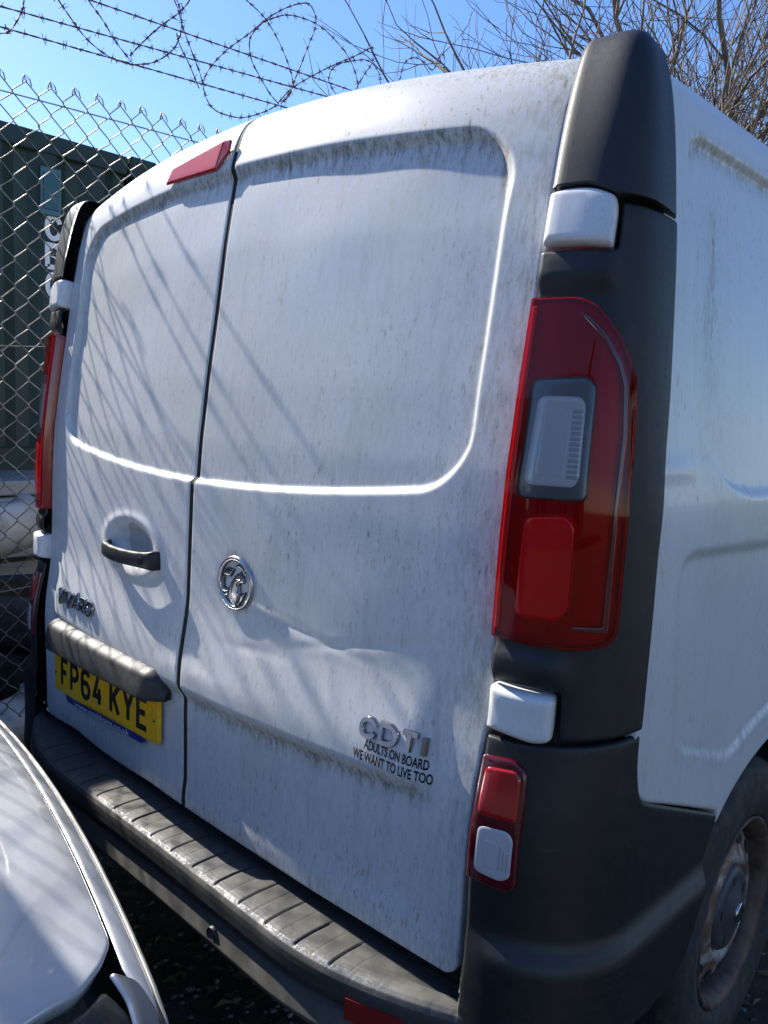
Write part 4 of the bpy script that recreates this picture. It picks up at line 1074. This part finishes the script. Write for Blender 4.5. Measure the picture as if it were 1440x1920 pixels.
GREYM = mat('grey_sheet_metal', (.33, .34, .33), .55, .1); t = NT(GREYM); t.base(t.mix(t.ramp(t.noise(t.coords((1, .3, 1)), 8, 5), .4, .7), (.36, .37, .36), (.22, .215, .20)))
stk = tag(empty('stacked_roofing_sheets', (-2.75, -.5, 0)), 'stack of pale grey metal sheets in front of the container', 'metal sheets')
for k, (zz_, hh_, dd_) in enumerate(((.06, .12, 0), (.30, .30, .03), (.52, .10, -.02), (.70, .20, .02), (.86, .055, .04), (.93, .07, -.01))):
    MB().box((dd_, rng.uniform(-.05, .05), zz_), (.62, 4.6, hh_), bev=.008).build('sheet_bundle', GREYM, stk, False)
MB().box((.335, .72, .775), (.06, 1.6, .045), bev=.004).build('rusty_lath', CRUST, stk, False)

# scrap behind the fence
SCRAPW = mat('scrap_white_paint', (.50, .50, .49), .4, 0, .5, .3); t = NT(SCRAPW); t.base(t.mix(t.ramp(t.noise(t.coords(), 9, 5), .5, .72), (.50, .50, .49), (.20, .19, .16)))
def shell(name, pts, rad_h, thick, m, label, cat, loc, rz=0):
    """bent bumper skin: swept C-section"""
    P = catmull(np.array(pts, float), 6); V = []; sec = [(.0, .5), (.05, .46), (.085, .3), (.10, .05), (.095, -.2), (.07, -.42), (.02, -.5)]
    T = np.gradient(P, axis=0); T /= np.linalg.norm(T, axis=1)[:, None]
    for p, tv in zip(P, T):
        nrm = np.array([tv[1], -tv[0], 0])
        for o_, h_ in sec: V.append(p + nrm * o_ * thick + np.array([0, 0, h_ * rad_h]))
        for o_, h_ in sec[::-1]: V.append(p + nrm * (o_ * thick - .006) + np.array([0, 0, h_ * rad_h * .97]))
    n = 2 * len(sec); F = grid_faces(len(P), n, closed=True) + [list(range(n))[::-1], list(range((len(P) - 1) * n, len(P) * n))]
    o = obj(name, V, F, m); o.location = loc; o.rotation_euler = (0, 0, rz); return tag(o, label, cat)
shell('scrap_car_bumper', [(.0, -1.0, 0), (.05, -.4, .0), (.06, .05, .01), (-.02, .30, .02), (-.22, .42, .03)], .22, 1.0, SCRAPW, 'dented white car bumper leaning behind the fence on a tyre heap', 'car bumper', (-1.98, .10, .80))
shell('scrap_car_wing', [(.0, -.9, 0), (.05, -.3, .02), (.05, .15, .03), (-.05, .38, .02), (-.3, .5, 0)], .16, 1.6, SCRAPW, 'curved white panel lying low behind the fence', 'car panel', (-1.46, -.12, .17), .1)
tyL = ['worn black tyre at the bottom of the heap behind the fence', 'worn black tyre stacked second from the ground behind the fence', 'worn black tyre stacked third from the ground behind the fence', 'black tyre lying flat farther back behind the fence', 'black tyre leaning against the grey metal sheets']
tprof = [(.20, .085), (.25, .10), (.29, .095), (.31, .075), (.318, .04), (.318, -.04), (.31, -.075), (.29, -.095), (.25, -.10), (.20, -.085), (.19, 0), (.20, .085)]
TV, TF = lathe_x(tprof, 40); TV = np.array(TV); tme = mesh_data('discarded_tyre', np.stack([TV[:, 2], TV[:, 1], TV[:, 0]], 1), [f[::-1] for f in TF], RUBBER)
for k, (x, y, z, rx) in enumerate(((-1.92, .42, .09, 0), (-1.95, .38, .29, .03), (-1.88, .45, .49, -.04), (-2.02, 1.15, .09, 0), (-2.22, .0, .34, 0))):
    o = bpy.data.objects.new('discarded_tyre', tme); COL.objects.link(o); o.location = (x, y, z); o.rotation_euler = (rx, 0, .3 * k) if k < 4 else (0, 1.25, 0)
    tag(o, tyL[k], 'tyre', 'scrap tyres behind the fence')
gb = MB()
for k in range(14):
    a = k * .45; gb.tube([(0, 0, 0), (.05 * math.cos(a), .05 * math.sin(a), .06), (.12 * math.cos(a + .5), .12 * math.sin(a + .5), .06 + .03 * math.sin(k))], [.003, .002, .001], 4)
    c = np.array((.12 * math.cos(a + .5), .12 * math.sin(a + .5), .07)); gb.add([c + [-.04, 0, 0], c + [0, -.03, .02], c + [.04, 0, .01], c + [0, .03, -.01]], [[0, 1, 2, 3]])
o = gb.build('weed', mat('weed_green', (.02, .09, .045), .6), None, False); o.location = (-1.55, .36, .30); tag(o, 'small green weed growing behind the fence', 'plant')

# ------------------------------------------------------------------ silver car nosed up behind the van
SILVER = mat('silver_car_paint', (.60, .61, .62), .30, .25, .5, .8, .06); t = NT(SILVER); q = t.coords()
t.base(t.mix(t.ramp(t.noise(q, 6, 5, .6), .45, .75), (.53, .54, .55), (.45, .45, .45))); t.rough(t.ramp(t.noise(q, 9, 3), .4, .7, .24, .34))
CARGLASS = mat('car_glass', (.02, .025, .03), .05, 0, .6)
car = tag(empty('silver_car', (-.165, -.322, 0), math.radians(-6.5)), 'silver hatchback parked nose-up against the van, bonnet corner and headlight showing', 'car')
def car_z(x, y):
    x = np.asarray(x, float); y = np.asarray(y, float)
    z = np.interp(y, [-1.2, -.95, -.6, -.3, -.12, 0, .03, .055, .08], [.945, .93, .885, .825, .772, .715, .690, .655, .60])
    ax = np.abs(x); return z - .035 * (ax / .70) ** 2 - .07 * np.clip((ax - .72) / .15, 0, 1.3) ** 2
def car_top(x, y):
    x = np.asarray(x, float); y = np.asarray(y, float)
    yy = y + .050 * (np.abs(x) / .75) ** 2      # plan curve of the nose
    s = 0
    for d in (-.03, -.015, 0, .015, .03): s = s + car_z(x, yy + d)
    return np.stack([x, y, s / 5], -1)
def nose(x): return -.050 * (abs(x) / .75) ** 2
bon = [(-.81, -.98)] + [(.70 * k, -.98 - .05 * (1 - k * k)) for k in (-.6, -.2, .2, .6)] + [(.81, -.98), (.81, -.45), (.805, -.30), (.785, -.19), (.745, -.105), (.705, -.068)] + [(x, nose(x) - .002) for x in (.66, .58, .5, .4, .3, .2, .1, 0, -.1, -.2, -.3, -.4, -.5, -.58, -.66)] + [(-.705, -.068), (-.745, -.105), (-.785, -.19), (-.805, -.30), (-.81, -.45)]
bo = obj('bonnet', *patch(round_poly(bon, .015), car_top, .006, .007, .022, .02), SILVER, car)
fpn = [(x, nose(x) + .004) for x in np.linspace(-.70, .70, 25)] + [(x, nose(x) + .036) for x in np.linspace(.83, -.83, 27)]
obj('front_panel', *patch(fpn, car_top, .004, .005, .012, .02), SILVER, car)
TRIM = mat('car_trim_strip', (.22, .21, .19), .45, .2)
b = MB(); b.tube([(x, nose(x) + .040, float(car_top(x, nose(x) + .035)[2]) + .001) for x in np.linspace(-.80, .80, 40)], .004, 6); b.build('nose_trim', TRIM, car)
# front face: grille recess and bumper
def front(zl, out, m, name):
    V = []; xs = np.linspace(-.84, .84, 45)
    for x in xs:
        n0 = nose(x) - (.10 * max(0, (abs(x) - .78) / .06) ** 2)
        for z, o_ in zip(zl, out): V.append((x, n0 + o_, z))
    obj(name, V, grid_faces(45, len(zl), flip=False), m, car)
front([.645, .62, .56, .50], [.036, .032, .025, .02], mat('car_grille_black', (.012, .012, .013), .5), 'grille')
front([.505, .50, .47, .42, .36, .28, .22, .20], [.0, .03, .05, .06, .06, .055, .03, -.02], SILVER, 'front_bumper')
for s in (1, -1):
    wp = [(.818, -.99), (.818, -.46), (.814, -.34), (.852, -.35), (.862, -.95)]
    V, F = patch(round_poly(wp, .02), car_top, .005, .008, .02, .02); V = V * [s, 1, 1]; F = F if s > 0 else [f[::-1] for f in F]
    obj('wing', V, F, SILVER, car)
    hpoly = round_poly([(.735, -.075), (.762, -.105), (.800, -.185), (.818, -.30), (.852, -.31), (.856, -.15), (.815, -.060), (.77, -.050)], [.01, .02, .02, .01, .01, .04, .03, .02])
    V, F = patch(hpoly, car_top, .002, .006, .012, .05, base=-.035); V = V * [s, 1, 1]; F = F if s > 0 else [f[::-1] for f in F]
    hl = obj('headlight', V, F, PLASTIC, car)
    # chrome bowl, glass cover, silver eyelid
    bv, bf = lathe_x([(.012, 0), (.03, .006), (.048, .02), (.058, .045), (.060, .05)], 28); bv = np.array(bv)
    bv = np.stack([s * (bv[:, 1] * .55 + .818), bv[:, 0] - .150, bv[:, 2] * .8 + .620], 1); obj('bowl', bv, bf, CHROME, hl)
    V, F = patch(hpoly, car_top, .006, .012, .012, .01, base=-.006); V = V * [s, 1, 1]; F = F if s > 0 else [f[::-1] for f in F]
    obj('glass', V, F, CLEARLENS, hl)
    ey = round_poly([(.716, -.066), (.722, -.034), (.76, -.022), (.815, -.036), (.845, -.085), (.80, -.062), (.755, -.058)], .008)
    V, F = patch(ey, car_top, .006, .006, .01, .02, base=.002); V = V * [s, 1, 1]; F = F if s > 0 else [f[::-1] for f in F]
    obj('eyelid_trim', V, F, DULLCHROME, hl)
# sides, cabin
for s in (1, -1):
    ys_ = np.linspace(-.38, -3.9, 70); zs_ = np.linspace(0, 1, 14); V = []
    for y in ys_:
        zt = float(np.interp(y, [-3.9, -3.6, -1.0, -.38], [.92, .96, .86, .70])); zb_ = .22
        for c_ in (-.62, -3.15): 
            if abs(y - c_) < .36: zb_ = max(zb_, .30 + math.sqrt(.36 ** 2 - (y - c_) ** 2))
        for q_ in zs_:
            z = zb_ + (max(zt, zb_ + .02) - zb_) * q_; V.append((s * (.855 - .035 * (1 - q_) ** 2 - .03 * q_ ** 3 - .06 * max(0, (-y - 3.4)) ** 2), y, z))
    obj('body_side', V, grid_faces(70, 14, flip=s < 0), SILVER, car)
cabin = [(-.99, .935, .70), (-1.55, 1.33, .60), (-1.75, 1.40, .575), (-2.6, 1.43, .57), (-3.4, 1.36, .57), (-3.85, .98, .66)]
for k, (nm, m) in enumerate((('windscreen', CARGLASS), ('roof_front', SILVER), ('roof', SILVER), ('roof_rear', SILVER), ('tailgate', SILVER))):
    (y0_, z0_, w0_), (y1_, z1_, w1_) = cabin[k], cabin[k + 1]; V = []
    for q_ in np.linspace(0, 1, 5):
        for x in np.linspace(-1, 1, 11): w_ = w0_ + (w1_ - w0_) * q_; V.append((x * w_, y0_ + (y1_ - y0_) * q_, z0_ + (z1_ - z0_) * q_ - .03 * x * x))
    obj(nm, V, grid_faces(5, 11, flip=True), m, car)
for s in (1, -1):
    V = []
    for (y, z, w_) in cabin: V += [(s * w_, y, z - .03), (s * .815, y + (.0 if y < -1.2 else -.02), .86 + (.06 if y < -1.2 else .04))]
    obj('side_glass', V, grid_faces(len(cabin), 2, flip=s > 0), CARGLASS, car)
MB().box((0, -2.15, .42), (1.4, 3.2, .36), bev=.05).build('floor_pan', DARK, car)
for x, y in ((.755, -.62), (-.755, -.62), (.755, -3.15), (-.755, -3.15)):
    c = empty('wheel'); c.parent = car; c.location = (x, y, .295); c.rotation_euler = (0, 0, 0 if x > 0 else math.pi)
    V, F = lathe_x([(.19, .07), (.22, .088), (.26, .088), (.285, .07), (.295, .04), (.295, -.07), (.27, -.09), (.19, -.08)], 40); obj('tyre', V, F, RUBBER, c)
    V, F = lathe_x([(.195, .072), (.185, .055), (.12, .05), (.05, .062), (.0001, .064)], 32); obj('wheel_trim', V, F, DULLCHROME, c)

# ------------------------------------------------------------------ bare trees behind the van
BARK = mat('bare_twig_bark', (.16, .12, .085), .85); t = NT(BARK); q = t.coords((1, 1, .4))
t.base(t.mix(t.ramp(t.noise(q, 14, 5), .35, .68), (.085, .068, .055), (.22, .175, .13)))
def bare_tree(loc, h, seed, label, stems, spread=.55):
    r = random.Random(seed); root = tag(empty('bare_tree', loc), label, 'tree', 'leafless trees behind the van')
    tr = MB(); cr = MB(); cnt = [0]
    def grow(p, d, l, rad, lev, mb):
        if cnt[0] > 9000: return
        cnt[0] += 1
        n = 4 if lev < 3 else 3; pts = [p]; dd = d.copy(); q_ = p.copy()
        for k in range(n):
            dd = dd + np.array([r.gauss(0, .17), r.gauss(0, .17), r.gauss(.05, .14)]) * (1 if lev else .45); dd /= np.linalg.norm(dd); q_ = q_ + dd * l / n; pts.append(q_.copy())
        end = rad * (.62 if lev < 5 else .35)
        mb.tube(pts, np.linspace(rad, end, n + 1), 7 if lev < 2 else (5 if lev < 4 else 3), cap=False)
        if lev >= 5: return
        kids = {0: 4, 1: 4, 2: 4, 3: 3, 4: 2, 5: 2}[lev]
        for k in range(kids):
            f = r.uniform(.35, 1.0) if k else 1.0; i = min(n, int(f * n)); base = np.array(pts[i]); 
            ax = np.array([r.gauss(0, 1), r.gauss(0, 1), r.gauss(0, .6)]); ax -= dd * (ax @ dd); ax /= np.linalg.norm(ax)
            s = (r.uniform(.45, .95) if k else r.uniform(.1, .4)) * spread / .55
            nd = dd * math.cos(s) + ax * math.sin(s); nd[2] += .10; nd /= np.linalg.norm(nd)
            grow(base, nd, l * r.uniform(.60, .80), max(end * (r.uniform(.55, .75) if k else .92), .0042), lev + 1, cr)
    for k in range(stems):
        a = 2 * math.pi * k / stems + r.uniform(-.4, .4); tilt = r.uniform(.06, .30) if stems > 1 else .05
        grow(np.array([.10 * math.cos(a), .10 * math.sin(a), 0.0]), np.array([math.sin(tilt) * math.cos(a), math.sin(tilt) * math.sin(a), math.cos(tilt)]), h * .34, h * .012, 0, tr)
    tr.build('trunk', BARK, root); cr.build('crown', BARK, root)
    return root
bare_tree((-1.5, 5.4, 0), 6.4, 3, 'bare many-stemmed tree rising directly behind the black pillar cap', 6)
bare_tree((-.5, 6.2, 0), 6.4, 12, 'bare tree at the right edge beyond the van roof', 6, .6)
bare_tree((-1.55, 6.2, 0), 4.9, 21, 'bare tree reaching thin twigs out to the left of the pillar cap', 3, .5)

# ------------------------------------------------------------------ houses across the yard, behind the photographer
BRICK = mat('red_brick', (.26, .12, .085), .9); t = NT(BRICK); bt = t.new('ShaderNodeTexBrick'); bt.inputs['Scale'].default_value = 4.4
bt.inputs['Color1'].default_value = (.27, .12, .08, 1); bt.inputs['Color2'].default_value = (.20, .085, .06, 1); bt.inputs['Mortar'].default_value = (.33, .30, .26, 1)
t.l.new(t.ocoords((1, 1, 1)), bt.inputs['Vector']); t.base(bt.outputs['Color'])
SLATE = mat('slate_roof', (.06, .06, .07), .7); PVC = mat('white_frame', (.75, .75, .74), .4); PANE = mat('window_pane', (.02, .025, .03), .05)
def house(loc, rz, label, w=9.0, d=6.0, h=4.6):
    r = tag(empty('brick_house', loc, rz), label, 'house')
    MB().box((0, -d / 2, h / 2), (w, d, h)).build('wall', BRICK, r, False)
    V = [(-w / 2 - .3, .3, h - .05), (w / 2 + .3, .3, h - .05), (w / 2 + .3, -d / 2, h + 1.9), (-w / 2 - .3, -d / 2, h + 1.9), (-w / 2 - .3, -d - .3, h - .05), (w / 2 + .3, -d - .3, h - .05)]
    ro = obj('roof', V, [[0, 1, 2, 3], [3, 2, 5, 4], [0, 3, 4], [1, 5, 2]], SLATE, r, False)
    MB().box((w * .3, -d / 2, h + 2.0), (.6, .6, 1.0)).build('chimney', BRICK, ro, False)
    for x, z, ww, hh in ((-w * .33, 1.4, 1.5, 1.2), (w * .02, 1.4, 1.5, 1.2), (-w * .33, 3.5, 1.3, 1.1), (w * .02, 3.5, 1.3, 1.1), (w * .33, 3.5, 1.1, 1.1)):
        f = MB().box((x, .02, z), (ww, .08, hh)).build('window', PVC, r, False)
        for s in (-1, 1): MB().box((x + s * ww / 4, .066, z), (ww / 2 - .1, .02, hh - .14)).build('pane', PANE, f, False)
        MB().box((x, .07, z - hh / 2 - .04), (ww + .15, .16, .06)).build('sill', POST, f, False)
    dr = MB().box((w * .33, .02, 1.05), (.95, .08, 2.1)).build('door', CRUST, r, False)
    MB().box((w * .33 - .35, .09, 1.05), (.03, .05, .14)).build('handle', DULLCHROME, dr, False)
    return r
house((3.0, -13.0, 0), 0, 'red brick house across the yard facing the back of the van')
house((15.0, 1.0, 0), math.radians(90), 'red brick house across the yard facing the side of the van')
house((-8.5, -14.0, 0), math.radians(-20), 'red brick house farther along behind the silver car')

# a second car parked out of frame, facing the van's right side
pc2 = copy_tree(car); pc2.location = (3.9, 1.6, 0); pc2.rotation_euler = (0, 0, math.radians(84))
tag(pc2, 'silver hatchback parked across the yard, facing the right side of the van', 'car')
